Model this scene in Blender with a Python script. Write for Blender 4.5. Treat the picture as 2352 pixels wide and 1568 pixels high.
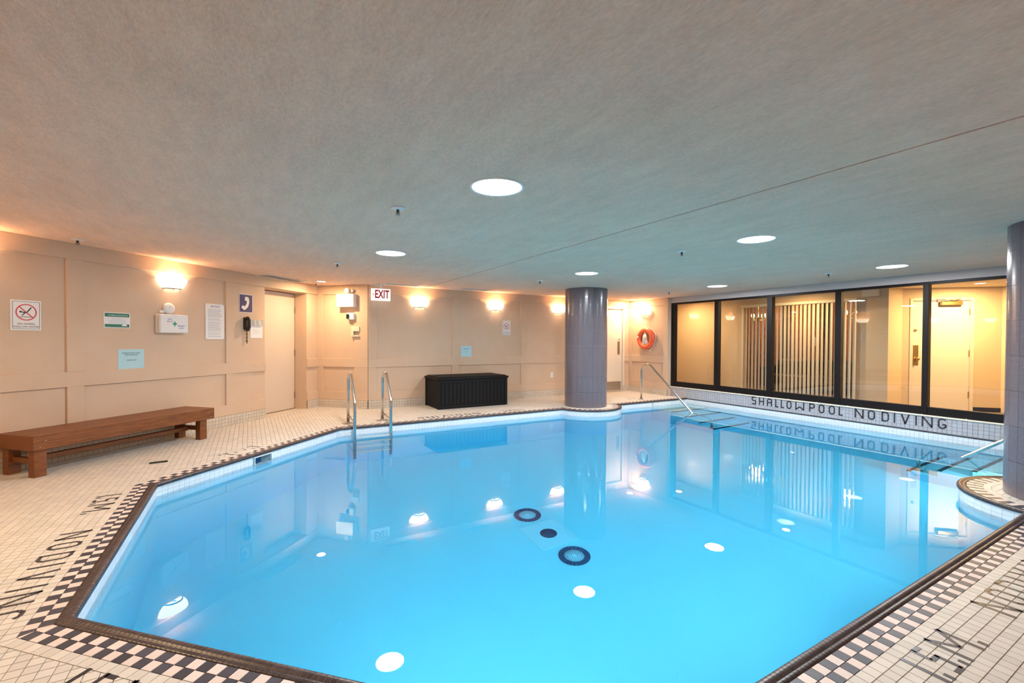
import bpy, math, random
from mathutils import Vector, Matrix
from math import sin, cos, pi, radians, hypot, sqrt, atan2, floor as ffloor, ceil as fceil

for _o in list(bpy.data.objects):
    bpy.data.objects.remove(_o, do_unlink=True)
SC = bpy.context.scene
COL = SC.collection
random.seed(7)
RT = sqrt(.5)

# ------------------------------------------------------------------ camera
EYE = 1.28
def make_camera():
    yaw, pitch, roll = radians(30.15166), radians(-.69507), radians(.31614)
    f = Vector((sin(yaw)*cos(pitch), cos(yaw)*cos(pitch), sin(pitch)))
    r = Vector((cos(yaw), -sin(yaw), 0)); u = r.cross(f)
    r2 = r*cos(roll) + u*sin(roll); u2 = -r*sin(roll) + u*cos(roll)
    cd = bpy.data.cameras.new('camera'); co = bpy.data.objects.new('camera', cd)
    COL.objects.link(co)
    m = Matrix((r2, u2, -f)).transposed().to_4x4(); m.translation = Vector((0, 0, EYE))
    co.matrix_world = m
    cd.sensor_fit = 'HORIZONTAL'; cd.sensor_width = 36.0
    cd.lens = 1037.856/2352*36.0
    cd.shift_y = (792.446-784)/2352
    cd.clip_start = .02; cd.clip_end = 100
    SC.camera = co
make_camera()

# ------------------------------------------------------------------ world, exposure
w = bpy.data.worlds.new('world'); SC.world = w; w.use_nodes = True
w.node_tree.nodes['Background'].inputs[0].default_value = (.5, .48, .46, 1)
w.node_tree.nodes['Background'].inputs[1].default_value = .02
SC.view_settings.view_transform = 'Standard'
SC.view_settings.look = 'None'
SC.view_settings.gamma = 1
SC.view_settings.use_curve_mapping = False
SC.view_settings.exposure = 1.3
SC.cycles.max_bounces = 9
SC.cycles.diffuse_bounces = 4
SC.cycles.glossy_bounces = 4
SC.cycles.transmission_bounces = 6
SC.cycles.transparent_max_bounces = 12
SC.cycles.caustics_reflective = False
SC.cycles.caustics_refractive = True
SC.cycles.blur_glossy = .5
SC.cycles.sample_clamp_indirect = 10
SC.cycles.adaptive_threshold = .03
SC.cycles.use_denoising = True

# light strengths (watts) and colours
DOWN_W = 26.0;  DOWN_C = (.95, .97, 1.0)
SCONCE_W = 3.6; SCONCE_C = (1.0, .56, .26)
SCONCE_E = 3.6
POOL_FILL_W = 7.6; POOL_FILL_C = (.93, .97, 1.0)
POT_W = 12.0;   POT_C = (1.0, .70, .40)
HALL_W = 30.0;  HALL_C = (1.0, .66, .30)

# key dimensions
ZC = 2.27          # ceiling
ZW = -.108         # water
ZB = -1.60         # pool floor
XR = 8.43          # window wall
YB = 8.46          # back wall
YN = -1.7          # wall behind the camera
T = .052           # tile pitch
NEAR_Y = .94       # deck side of the coping, near edge
C1 = (5.71, 6.94); C2 = (5.755, .84); CR = .41; BR = .69

# ------------------------------------------------------------------ materials
def mat(name, col, rough=.6, metal=0, emit=0, ecol=None, var=0, grain=None, bump=None, spec=.5, coat=0, tint=0):
    m = bpy.data.materials.new(name); m.use_nodes = True
    nt = m.node_tree; b = nt.nodes['Principled BSDF']
    b.inputs['Base Color'].default_value = (*col, 1)
    b.inputs['Roughness'].default_value = rough
    b.inputs['Metallic'].default_value = metal
    b.inputs['Specular IOR Level'].default_value = spec
    b.inputs['Coat Weight'].default_value = coat
    if emit:
        b.inputs['Emission Color'].default_value = (*(ecol or col), 1)
        b.inputs['Emission Strength'].default_value = emit
    src = None
    def N(t): return nt.nodes.new(t)
    if grain:      # (scale, detail, colour2, stretch)
        tc = N('ShaderNodeTexCoord'); mp = N('ShaderNodeMapping'); nz = N('ShaderNodeTexNoise')
        mp.inputs['Scale'].default_value = grain[3]
        nz.inputs['Scale'].default_value = grain[0]; nz.inputs['Detail'].default_value = grain[1]
        nt.links.new(tc.outputs['Object'], mp.inputs[0]); nt.links.new(mp.outputs[0], nz.inputs['Vector'])
        rp = N('ShaderNodeValToRGB'); rp.color_ramp.elements[0].position = .32; rp.color_ramp.elements[1].position = .68
        rp.color_ramp.elements[0].color = (*grain[2], 1); rp.color_ramp.elements[1].color = (*col, 1)
        nt.links.new(nz.outputs['Fac'], rp.inputs[0]); src = rp.outputs[0]
    if tint:
        oi = N('ShaderNodeObjectInfo'); at = N('ShaderNodeAttribute'); at.attribute_name = 'tint'
        ad = N('ShaderNodeMath'); ad.operation = 'ADD'; fr = N('ShaderNodeMath'); fr.operation = 'FRACT'
        nt.links.new(oi.outputs['Random'], ad.inputs[0]); nt.links.new(at.outputs['Fac'], ad.inputs[1])
        nt.links.new(ad.outputs[0], fr.inputs[0])
        mr = N('ShaderNodeMapRange'); mr.inputs['To Min'].default_value = 1-tint; mr.inputs['To Max'].default_value = 1+tint*.4
        nt.links.new(fr.outputs[0], mr.inputs['Value'])
        hs = N('ShaderNodeHueSaturation'); nt.links.new(mr.outputs[0], hs.inputs['Value'])
        if src: nt.links.new(src, hs.inputs['Color'])
        else: hs.inputs['Color'].default_value = (*col, 1)
        src = hs.outputs[0]
    if src: nt.links.new(src, b.inputs['Base Color'])
    if bump:       # (scale, strength, distance, stretch)
        tc = N('ShaderNodeTexCoord'); mp = N('ShaderNodeMapping'); nz = N('ShaderNodeTexNoise'); bp = N('ShaderNodeBump')
        mp.inputs['Scale'].default_value = bump[3]
        nz.inputs['Scale'].default_value = bump[0]; nz.inputs['Detail'].default_value = 4
        bp.inputs['Strength'].default_value = bump[1]; bp.inputs['Distance'].default_value = bump[2]
        nt.links.new(tc.outputs['Object'], mp.inputs[0]); nt.links.new(mp.outputs[0], nz.inputs['Vector'])
        nt.links.new(nz.outputs['Fac'], bp.inputs['Height']); nt.links.new(bp.outputs[0], b.inputs['Normal'])
    return m
I3 = (1, 1, 1)
M = {}
M['wall'] = mat('painted plaster', (.655, .475, .335), .75, bump=(160, .35, .002, I3), grain=(3, 3, (.62, .445, .31), I3))
M['ceiling'] = mat('ceiling stucco', (.84, .64, .51), .9, bump=(230, 1, .012, (1, .35, 1)), grain=(2.2, 7, (.75, .57, .455), (1, .3, 1)))
def ceiling_mat():
    m = mat('ceiling stucco', (.84, .64, .51), .92, bump=(110, .8, .012, (1, .45, 1)))
    nt = m.node_tree; L = nt.links.new; b = nt.nodes['Principled BSDF']
    tc = nt.nodes.new('ShaderNodeTexCoord'); prev = None
    for sc_, st, lo_, amp in ((13, (1, .22, 1), .915, 1), (75, (1, .5, 1), .87, 1), (1.1, (1, 1, 1), .95, 1)):
        mp = nt.nodes.new('ShaderNodeMapping'); mp.inputs['Scale'].default_value = st
        nz = nt.nodes.new('ShaderNodeTexNoise'); nz.inputs['Scale'].default_value = sc_; nz.inputs['Detail'].default_value = 6; nz.inputs['Roughness'].default_value = .65
        mr = nt.nodes.new('ShaderNodeMapRange'); mr.inputs['From Min'].default_value = .32; mr.inputs['From Max'].default_value = .68
        mr.inputs['To Min'].default_value = lo_; mr.inputs['To Max'].default_value = 1.04
        L(tc.outputs['Object'], mp.inputs[0]); L(mp.outputs[0], nz.inputs['Vector']); L(nz.outputs['Fac'], mr.inputs['Value'])
        if prev is None: prev = mr.outputs[0]
        else:
            mu = nt.nodes.new('ShaderNodeMath'); mu.operation = 'MULTIPLY'; L(prev, mu.inputs[0]); L(mr.outputs[0], mu.inputs[1]); prev = mu.outputs[0]
    vm = nt.nodes.new('ShaderNodeVectorMath'); vm.operation = 'SCALE'; vm.inputs[0].default_value = (.90, .64, .48); L(prev, vm.inputs['Scale'])
    L(vm.outputs[0], b.inputs['Base Color']); return m
M['ceiling'] = ceiling_mat()
M['soffit'] = mat('soffit paint', (.50, .44, .42), .8, bump=(160, .3, .002, I3))
M['door'] = mat('door paint', (.66, .54, .43), .5)
M['door_white'] = mat('cream door paint', (.74, .65, .54), .5)
M['grout'] = mat('grout', (.30, .24, .19), .95, grain=(9, 3, (.24, .19, .15), I3))
M['grout_grey'] = mat('grey grout', (.13, .12, .13), .95)
M['tile_white'] = mat('cream tile', (.70, .63, .54), .5, tint=.10, grain=(5, 3, (.66, .60, .53), I3))
M['tile_pink'] = mat('pink tile', (.76, .62, .55), .5, tint=.08)
M['tile_dark'] = mat('charcoal tile', (.055, .055, .075), .42, tint=.35)
M['tile_ink'] = mat('lettering tile', (.045, .042, .05), .3, tint=.3)
M['tile_wall'] = mat('grey white tile', (.47, .455, .475), .2, tint=.08)
M['tile_base'] = mat('cream base tile', (.64, .56, .46), .3, tint=.07)
M['tile_pool'] = mat('white pool tile', (.80, .84, .86), .2, tint=.04)
M['tile_coping'] = mat('dark brown coping tile', (.07, .048, .048), .34, tint=.3)
M['nosing'] = mat('dark step nosing', (.03, .05, .06), .4)
M['plaster_pool'] = mat('pool plaster', (.60, .86, .91), .7)
M['column'] = mat('mauve glazed tile', (.215, .185, .205), .22, tint=.05, grain=(200, 2, (.10, .09, .11), I3), coat=.2)
M['column_joint'] = mat('column joint', (.26, .245, .27), .7)
M['steel'] = mat('brushed steel', (.62, .60, .57), .22, 1)
M['steel_dull'] = mat('dull steel', (.45, .42, .38), .4, 1)
M['frame'] = mat('bronze window frame', (.007, .005, .005), .45, spec=.25)
M['sill'] = mat('cream sill strip', (.80, .70, .56), .5)
M['wood'] = mat('stained teak', (.25, .080, .017), .42, grain=(7, 6, (.13, .038, .008), (1, 14, 14)), bump=(20, .3, .002, (1, 14, 14)))
M['resin'] = mat('black resin', (.008, .008, .009), .6, bump=(60, .3, .001, (8, 8, 1)), spec=.2)
M['white'] = mat('white plastic', (.80, .78, .76), .4)
M['ivory'] = mat('ivory plastic', (.70, .62, .48), .45)
M['black'] = mat('black plastic', (.012, .011, .011), .35)
M['paper'] = mat('white paper', (.82, .80, .78), .7)
M['paper_blue'] = mat('pale blue paper', (.42, .66, .72), .35)
M['green'] = mat('green print', (.02, .17, .10), .5)
M['red'] = mat('red print', (.62, .03, .03), .5)
M['orange'] = mat('orange ring vinyl', (.80, .13, .05), .35)
M['navy'] = mat('navy enamel', (.03, .035, .15), .3)
M['ink'] = mat('black print', (.03, .03, .03), .6)
M['ink_blue'] = mat('blue print', (.08, .10, .35), .6)
M['ink_grey'] = mat('grey print', (.42, .44, .50), .7)
M['rope'] = mat('white rope', (.88, .84, .76), .8)
M['hole'] = mat('dark opening', (.004, .006, .012), .6)
M['drain_blue'] = mat('dark blue drain tile', (.01, .05, .14), .4, tint=.3)
M['drain_white'] = mat('white drain cover', (.85, .9, .92), .5)
M['grate'] = mat('green brass grate', (.07, .10, .06), .4, .6)
M['hall_wall'] = mat('hallway paint', (.64, .50, .34), .8)
M['hall_floor'] = mat('hallway carpet', (.20, .13, .09), .95)
M['blind'] = mat('ivory blind vane', (.74, .68, .54), .6)
M['brass'] = mat('brass', (.50, .36, .14), .35, 1)
M['bulb'] = mat('lit candle bulb', (1, .7, .35), .5, emit=14, ecol=(1, .62, .25))
M['down'] = mat('lit downlight lens', (1, 1, 1), .5, emit=9, ecol=(.93, .97, 1))
M['pot'] = mat('lit pot light lens', (1, .9, .8), .5, emit=9, ecol=(1, .85, .6))
M['sconce'] = mat('lit frosted glass', (1, .95, .88), .5, emit=SCONCE_E, ecol=(1, .80, .58))
M['exit'] = mat('exit sign face', (.9, .88, .86), .5, emit=.35, ecol=(1, .93, .9))

def brick_mat():
    m = mat('lounge brick', (.40, .15, .06), .85)
    nt = m.node_tree; tc = nt.nodes.new('ShaderNodeTexCoord'); mp = nt.nodes.new('ShaderNodeMapping'); br = nt.nodes.new('ShaderNodeTexBrick')
    mp.inputs['Rotation'].default_value = (0, radians(90), 0)
    br.inputs['Scale'].default_value = 4.5
    br.inputs['Color1'].default_value = (.46, .17, .07, 1); br.inputs['Color2'].default_value = (.30, .10, .045, 1)
    br.inputs['Mortar'].default_value = (.30, .20, .13, 1); br.inputs['Mortar Size'].default_value = .015
    nt.links.new(tc.outputs['Object'], mp.inputs[0]); nt.links.new(mp.outputs[0], br.inputs['Vector'])
    nt.links.new(br.outputs['Color'], nt.nodes['Principled BSDF'].inputs['Base Color'])
    return m
M['brick'] = brick_mat()

for k_ in ('bulb', 'down', 'pot', 'exit'): M[k_].cycles.emission_sampling = 'NONE'
def glass_mat():
    m = bpy.data.materials.new('window glass'); m.use_nodes = True; nt = m.node_tree
    for n in list(nt.nodes): nt.nodes.remove(n)
    out = nt.nodes.new('ShaderNodeOutputMaterial'); mx = nt.nodes.new('ShaderNodeMixShader')
    tr = nt.nodes.new('ShaderNodeBsdfTransparent'); gl = nt.nodes.new('ShaderNodeBsdfGlossy'); 
    # Schlick reflectance from the unsigned angle, the same on both faces of the pane
    ge = nt.nodes.new('ShaderNodeNewGeometry'); dt = nt.nodes.new('ShaderNodeVectorMath'); dt.operation = 'DOT_PRODUCT'
    nt.links.new(ge.outputs['Normal'], dt.inputs[0]); nt.links.new(ge.outputs['Incoming'], dt.inputs[1])
    prev = dt.outputs['Value']
    for op, a, b in (('ABSOLUTE', None, None), ('SUBTRACT', 1.0, 'p'), ('POWER', 'p', 5.0), ('MULTIPLY_ADD', 'p', .95)):
        fr = nt.nodes.new('ShaderNodeMath'); fr.operation = op
        if a is None: nt.links.new(prev, fr.inputs[0])
        elif a == 'p': nt.links.new(prev, fr.inputs[0]); fr.inputs[1].default_value = b
        else: fr.inputs[0].default_value = a; nt.links.new(prev, fr.inputs[1])
        if op == 'MULTIPLY_ADD': fr.inputs[2].default_value = .048
        prev = fr.outputs[0]
    gl.inputs['Roughness'].default_value = 0
    tr.inputs['Color'].default_value = (.93, .93, .91, 1)
    nt.links.new(fr.outputs[0], mx.inputs[0]); nt.links.new(tr.outputs[0], mx.inputs[1]); nt.links.new(gl.outputs[0], mx.inputs[2])
    nt.links.new(mx.outputs[0], out.inputs[0])
    return m
M['glass'] = glass_mat()

WATER_ABS = (.0, .765, .95); WATER_DENS = .55
def water_mat():
    m = bpy.data.materials.new('pool water'); m.use_nodes = True; nt = m.node_tree
    for n in list(nt.nodes): nt.nodes.remove(n)
    out = nt.nodes.new('ShaderNodeOutputMaterial')
    g = nt.nodes.new('ShaderNodeBsdfGlass'); g.inputs['IOR'].default_value = 1.333; g.inputs['Roughness'].default_value = 0
    g.inputs['Color'].default_value = (1, 1, 1, 1)
    va = nt.nodes.new('ShaderNodeVolumeAbsorption')
    va.inputs['Color'].default_value = (*WATER_ABS, 1); va.inputs['Density'].default_value = WATER_DENS
    nt.links.new(g.outputs[0], out.inputs['Surface']); nt.links.new(va.outputs[0], out.inputs['Volume'])
    return m
M['water'] = water_mat()

# ------------------------------------------------------------------ mesh builder
class MB:
    def __init__(s): s.v = []; s.f = []; s.mi = []; s.sm = []; s.tint = []; s.ct = 0.0; s.cm = 0
    def add(s, vs, fs, smooth=False, mi=None):
        o = len(s.v); s.v += [tuple(v) for v in vs]
        for f in fs:
            s.f.append([i+o for i in f]); s.mi.append(s.cm if mi is None else mi); s.sm.append(smooth); s.tint.append(s.ct)
        return s
    def box(s, x0, x1, y0, y1, z0, z1, mi=None):
        return s.add([(x0,y0,z0),(x1,y0,z0),(x1,y1,z0),(x0,y1,z0),(x0,y0,z1),(x1,y0,z1),(x1,y1,z1),(x0,y1,z1)],
                     [(0,3,2,1),(4,5,6,7),(0,1,5,4),(1,2,6,5),(2,3,7,6),(3,0,4,7)], mi=mi)
    def cbox(s, x0, x1, y0, y1, z0, z1, b=.004, mi=None):
        # box with chamfered edges
        vs = []; idx = {}
        X = (x0, x1); Y = (y0, y1); Z = (z0, z1)
        def vid(i, j, k, ax):
            key = (i, j, k, ax)
            if key not in idx:
                p = [X[i], Y[j], Z[k]]; sg = [1 if i == 0 else -1, 1 if j == 0 else -1, 1 if k == 0 else -1]
                for a in range(3):
                    if a != ax: p[a] += sg[a]*b
                idx[key] = len(vs); vs.append(tuple(p))
            return idx[key]
        fs = []
        def quad(q, nrm):
            a, bb, c = [Vector(vs[i]) for i in q[:3]]
            if (bb-a).cross(c-a).dot(Vector(nrm)) < 0: q = q[::-1]
            fs.append(tuple(q))
        for a in range(3):
            o1, o2 = [x for x in range(3) if x != a]
            for e in (0, 1):
                q = []
                for (p, r) in ((0,0),(1,0),(1,1),(0,1)):
                    c = [0,0,0]; c[a] = e; c[o1] = p; c[o2] = r; q.append(vid(*c, a))
                n = [0,0,0]; n[a] = 1 if e else -1; quad(q, n)
        for a in range(3):
            o1, o2 = [x for x in range(3) if x != a]
            for p in (0, 1):
                for r in (0, 1):
                    c0 = [0,0,0]; c0[a] = 0; c0[o1] = p; c0[o2] = r; c1 = list(c0); c1[a] = 1
                    n = [0,0,0]; n[o1] = 1 if p else -1; n[o2] = 1 if r else -1
                    quad([vid(*c0, o1), vid(*c1, o1), vid(*c1, o2), vid(*c0, o2)], n)
        for i in (0,1):
            for j in (0,1):
                for k in (0,1):
                    quad([vid(i,j,k,0), vid(i,j,k,1), vid(i,j,k,2)], (1 if i else -1, 1 if j else -1, 1 if k else -1))
        return s.add(vs, fs, mi=mi)
    def prism(s, poly, z0, z1, bottom=True, mi=None, smooth=False):
        # poly counter-clockwise seen from above
        n = len(poly); a = sum(poly[i][0]*poly[(i+1)%n][1]-poly[(i+1)%n][0]*poly[i][1] for i in range(n))
        if a < 0: poly = poly[::-1]
        vs = [(p[0], p[1], z0) for p in poly]+[(p[0], p[1], z1) for p in poly]
        s.add(vs, [tuple(range(n, 2*n))] + ([tuple(range(n-1, -1, -1))] if bottom else []), mi=mi)
        o = len(s.v)-2*n
        for i in range(n):
            j = (i+1) % n; s.f.append([o+i, o+j, o+n+j, o+n+i]); s.mi.append(s.cm if mi is None else mi); s.sm.append(smooth); s.tint.append(s.ct)
        return s
    def slab(s, poly, y0, y1, mi=None):
        # polygon in the x-z plane (wall graphics), thickness along y: front face at y0 (towards the viewer, -y)
        n = len(poly); a = sum(poly[i][0]*poly[(i+1)%n][1]-poly[(i+1)%n][0]*poly[i][1] for i in range(n))
        if a < 0: poly = poly[::-1]
        vs = [(p[0], y0, p[1]) for p in poly]+[(p[0], y1, p[1]) for p in poly]
        s.add(vs, [tuple(range(n)), tuple(range(2*n-1, n-1, -1))] + [(i, n+i, n+(i+1)%n, (i+1)%n) for i in range(n)], mi=mi)
        return s
    def tube(s, path, r, seg=12, cap=True, closed=False, mi=None):
        P = [Vector(p) for p in path]; n = len(P); rings = []; up = None
        for i in range(n):
            if closed: t = P[(i+1)%n]-P[i-1]
            else: t = P[min(i+1, n-1)]-P[max(i-1, 0)]
            t.normalize()
            if up is None:
                up = Vector((0,0,1)) if abs(t.z) < .9 else Vector((1,0,0))
            a = (up - t*up.dot(t)).normalized(); b = t.cross(a); up = a
            rr = r[i] if isinstance(r, (list, tuple)) else r
            rings.append([P[i]+a*cos(2*pi*k/seg)*rr+b*sin(2*pi*k/seg)*rr for k in range(seg)])
        vs = [v for rg in rings for v in rg]; fs = []
        for i in range(n if closed else n-1):
            for k in range(seg):
                a = i*seg+k; b = i*seg+(k+1)%seg; c = ((i+1)%n)*seg+(k+1)%seg; d = ((i+1)%n)*seg+k
                fs.append((a, b, c, d))
        s.add(vs, fs, smooth=True, mi=mi)
        if cap and not closed:
            o = len(s.v)-len(vs)
            s.f.append([o+k for k in range(seg-1, -1, -1)]); s.f.append([o+(n-1)*seg+k for k in range(seg)])
            for _ in (0, 1): s.mi.append(s.cm if mi is None else mi); s.sm.append(False); s.tint.append(s.ct)
        return s
    def lathe(s, prof, seg=24, ctr=(0,0,0), axis='z', a0=0, a1=2*pi, mi=None, smooth=True):
        full = abs(a1-a0-2*pi) < 1e-6; m = seg if full else seg+1; vs = []
        for (r, h) in prof:
            for k in range(m):
                a = a0+(a1-a0)*k/seg
                p = (r*cos(a), r*sin(a), h)
                if axis == 'y': p = (p[0], -h, p[1])      # h measured towards the viewer (-y)
                if axis == 'x': p = (h, p[0], p[1])
                vs.append((p[0]+ctr[0], p[1]+ctr[1], p[2]+ctr[2]))
        fs = []
        for i in range(len(prof)-1):
            for k in range(seg):
                j = (k+1) % m
                fs.append((i*m+k, i*m+j, (i+1)*m+j, (i+1)*m+k))
        s.add(vs, fs, smooth=smooth, mi=mi)
        if full:
            o = len(s.v)-len(vs)
            for i, rev in ((0, True), (len(prof)-1, False)):
                if prof[i][0] > 1e-5:
                    idx = [o+i*m+k for k in range(m)]
                    s.f.append(idx[::-1] if rev else idx); s.mi.append(s.cm if mi is None else mi); s.sm.append(False); s.tint.append(s.ct)
        return s
    def mesh(s, name, mats, tint=False):
        me = bpy.data.meshes.new(name); me.from_pydata(s.v, [], s.f)
        for m_ in (mats if isinstance(mats, (list, tuple)) else [mats]): me.materials.append(m_)
        me.polygons.foreach_set('material_index', s.mi); me.polygons.foreach_set('use_smooth', s.sm)
        if tint:
            at = me.attributes.new('tint', 'FLOAT', 'FACE'); at.data.foreach_set('value', s.tint)
        me.update(); return me
    def build(s, name, mats, parent=None, tint=False, **kw):
        return link(name, s.mesh(name, mats, tint), parent, **kw)

def link(name, data, parent=None, loc=None, rotz=None, **kw):
    o = bpy.data.objects.new(name, data); COL.objects.link(o)
    if parent: o.parent = parent
    if loc is not None: o.location = loc
    if rotz is not None: o.rotation_euler = (0, 0, rotz)
    for k, v in kw.items(): o[k] = v
    return o
def thing(name, label, cat, loc=(0,0,0), rotz=0, group=None, kind=None):
    o = link(name, None, None, loc, rotz); o['label'] = label; o['category'] = cat
    o.empty_display_size = .1
    if group: o['group'] = group
    if kind: o['kind'] = kind
    return o
def copy_tree(o, parent=None):
    c = o.copy(); COL.objects.link(c)
    if parent: c.parent = parent
    for ch in list(o.children): copy_tree(ch, c)
    return c
def fillet(pts, r, n=6):
    P = [Vector(p) for p in pts]; out = [P[0]]
    for i in range(1, len(P)-1):
        a = (P[i-1]-P[i]); b = (P[i+1]-P[i]); la, lb = a.length, b.length; a.normalize(); b.normalize()
        ang = a.angle(b); d = min((r[i] if isinstance(r, dict) and i in r else (r if not isinstance(r, dict) else .05))/math.tan(ang/2), la*.48, lb*.48)
        rr = d*math.tan(ang/2); p0 = P[i]+a*d; p1 = P[i]+b*d; ctr = P[i]+(a+b).normalized()*(rr/sin(ang/2))
        v0 = p0-ctr; v1 = p1-ctr; th = v0.angle(v1)
        for k in range(n+1):
            t = k/n; out.append(ctr+(v0*sin((1-t)*th)+v1*sin(t*th))/sin(th))
    out.append(P[-1]); return out

# wall frames: local x runs to the viewer's right, -y comes out of the wall
R_LEFT = pi/4; R_BACK = 0.0; R_E = -pi/4; R_RIGHT = -pi/2
def on_left(u, z=0, out=0): v = 5.73-out; return ((u-v)*RT, (u+v)*RT, z)
def on_back(x, z=0, out=0): return (x, YB-out, z)
def on_e(v, z=0, out=0): u = 7.31-out; return ((u-v)*RT, (u+v)*RT, z)
def on_ring(y, z=0, out=0): return (8.365-out, y, z)

# ------------------------------------------------------------------ tile fields
CAM = Vector((0, 0, EYE))
def tile_set(parent, tiles, mats, near=300, prism_z=None, joined='tile_field', one='tile', far_ok=True):
    """tiles: list of (list of 3D corner points of the top face, thickness vector, material index).  The `near`
    nearest become objects of their own, the others one joined part."""
    def key(t):
        c = sum((Vector(p) for p in t[0]), Vector())/len(t[0]); d = c-CAM
        fwd = Vector((sin(radians(30.15)), cos(radians(30.15)), 0)); z = d.dot(fwd)
        if z < .35: return 99+d.length
        lat = abs(d.dot(Vector((fwd.y, -fwd.x, 0))))/z; ver = abs(d.z)/z
        if lat > 1.14 or ver > .76: return 50+d.length
        return d.length
    order = sorted(range(len(tiles)), key=lambda i: key(tiles[i])) if near else []
    pick = set(order[:near])
    rest = MB()
    for i, (pts, th, mi) in enumerate(tiles):
        n = len(pts)
        if i in pick:
            o = Vector(pts[0]); vs = [Vector(p)-o for p in pts]+[Vector(p)+th-o for p in pts]
            m = MB(); m.ct = 0
            m.add(vs, [tuple(range(n))] + [(a, n+a, n+(a+1)%n, (a+1)%n) for a in range(n)])
            m.build(one, mats[mi], parent, loc=o)
        else:
            rest.ct = random.random()
            rest.add([Vector(p) for p in pts]+[Vector(p)+th for p in pts],
                     [tuple(range(n))] + [(a, n+a, n+(a+1)%n, (a+1)%n) for a in range(n)], mi=mi)
    if rest.f: rest.build(joined, mats, parent, tint=True, kind='stuff')

def ccw(poly):
    a = sum(poly[i][0]*poly[(i+1)%len(poly)][1]-poly[(i+1)%len(poly)][0]*poly[i][1] for i in range(len(poly)))
    return poly if a > 0 else poly[::-1]
def clip_half(poly, p, n, off=0):
    # keep the side where (q-p).n >= off
    out = []
    for i in range(len(poly)):
        a, b = poly[i], poly[(i+1) % len(poly)]
        da = (a[0]-p[0])*n[0]+(a[1]-p[1])*n[1]-off; db = (b[0]-p[0])*n[0]+(b[1]-p[1])*n[1]-off
        if da >= 0: out.append(a)
        if (da >= 0) != (db >= 0):
            t = da/(da-db); out.append((a[0]+(b[0]-a[0])*t, a[1]+(b[1]-a[1])*t))
    return out
def inside(poly, q):
    c = False; n = len(poly)
    for i in range(n):
        a, b = poly[i], poly[(i+1) % n]
        if (a[1] > q[1]) != (b[1] > q[1]) and q[0] < (b[0]-a[0])*(q[1]-a[1])/(b[1]-a[1])+a[0]: c = not c
    return c

# ------------------------------------------------------------------ pool outline
def arc_pts(c, r, a0, a1, n):
    return [(c[0]+r*cos(a0+(a1-a0)*k/n), c[1]+r*sin(a0+(a1-a0)*k/n)) for k in range(n+1)]
def outline(off, steps=20):
    """pool edge, moved `off` metres outwards onto the deck (clockwise from the lower left)"""
    xl = -.70-off; v4 = 4.0+off; yf = 6.785+off; yf2 = 6.735+off; yn = .985-off; ue = 1.467-off
    r = BR-off
    A = (xl, ue/RT-xl)                       # left / lower diagonal
    B = (xl, v4/RT+xl)                       # left / upper diagonal
    Cc = (yf-v4/RT, yf)                      # ladder corner
    p = [A, B, Cc]
    s0 = (yf-C1[1])/r; s1 = (yf2-C1[1])/r
    a0 = pi-math.asin(s0) if s0 < 0 else pi-math.asin(s0); a1 = 2*pi+math.asin(s1)
    p += arc_pts(C1, r, a0, a1, steps)
    p += [(XR, yf2), (XR, yn)]
    s = (yn-C2[1])/r
    b0 = math.asin(s); b1 = pi-math.asin(s)
    p += arc_pts(C2, r, b0, b1, steps)
    p += [(ue/RT-yn, yn)]
    return p
WATERLINE = outline(.012)

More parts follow.
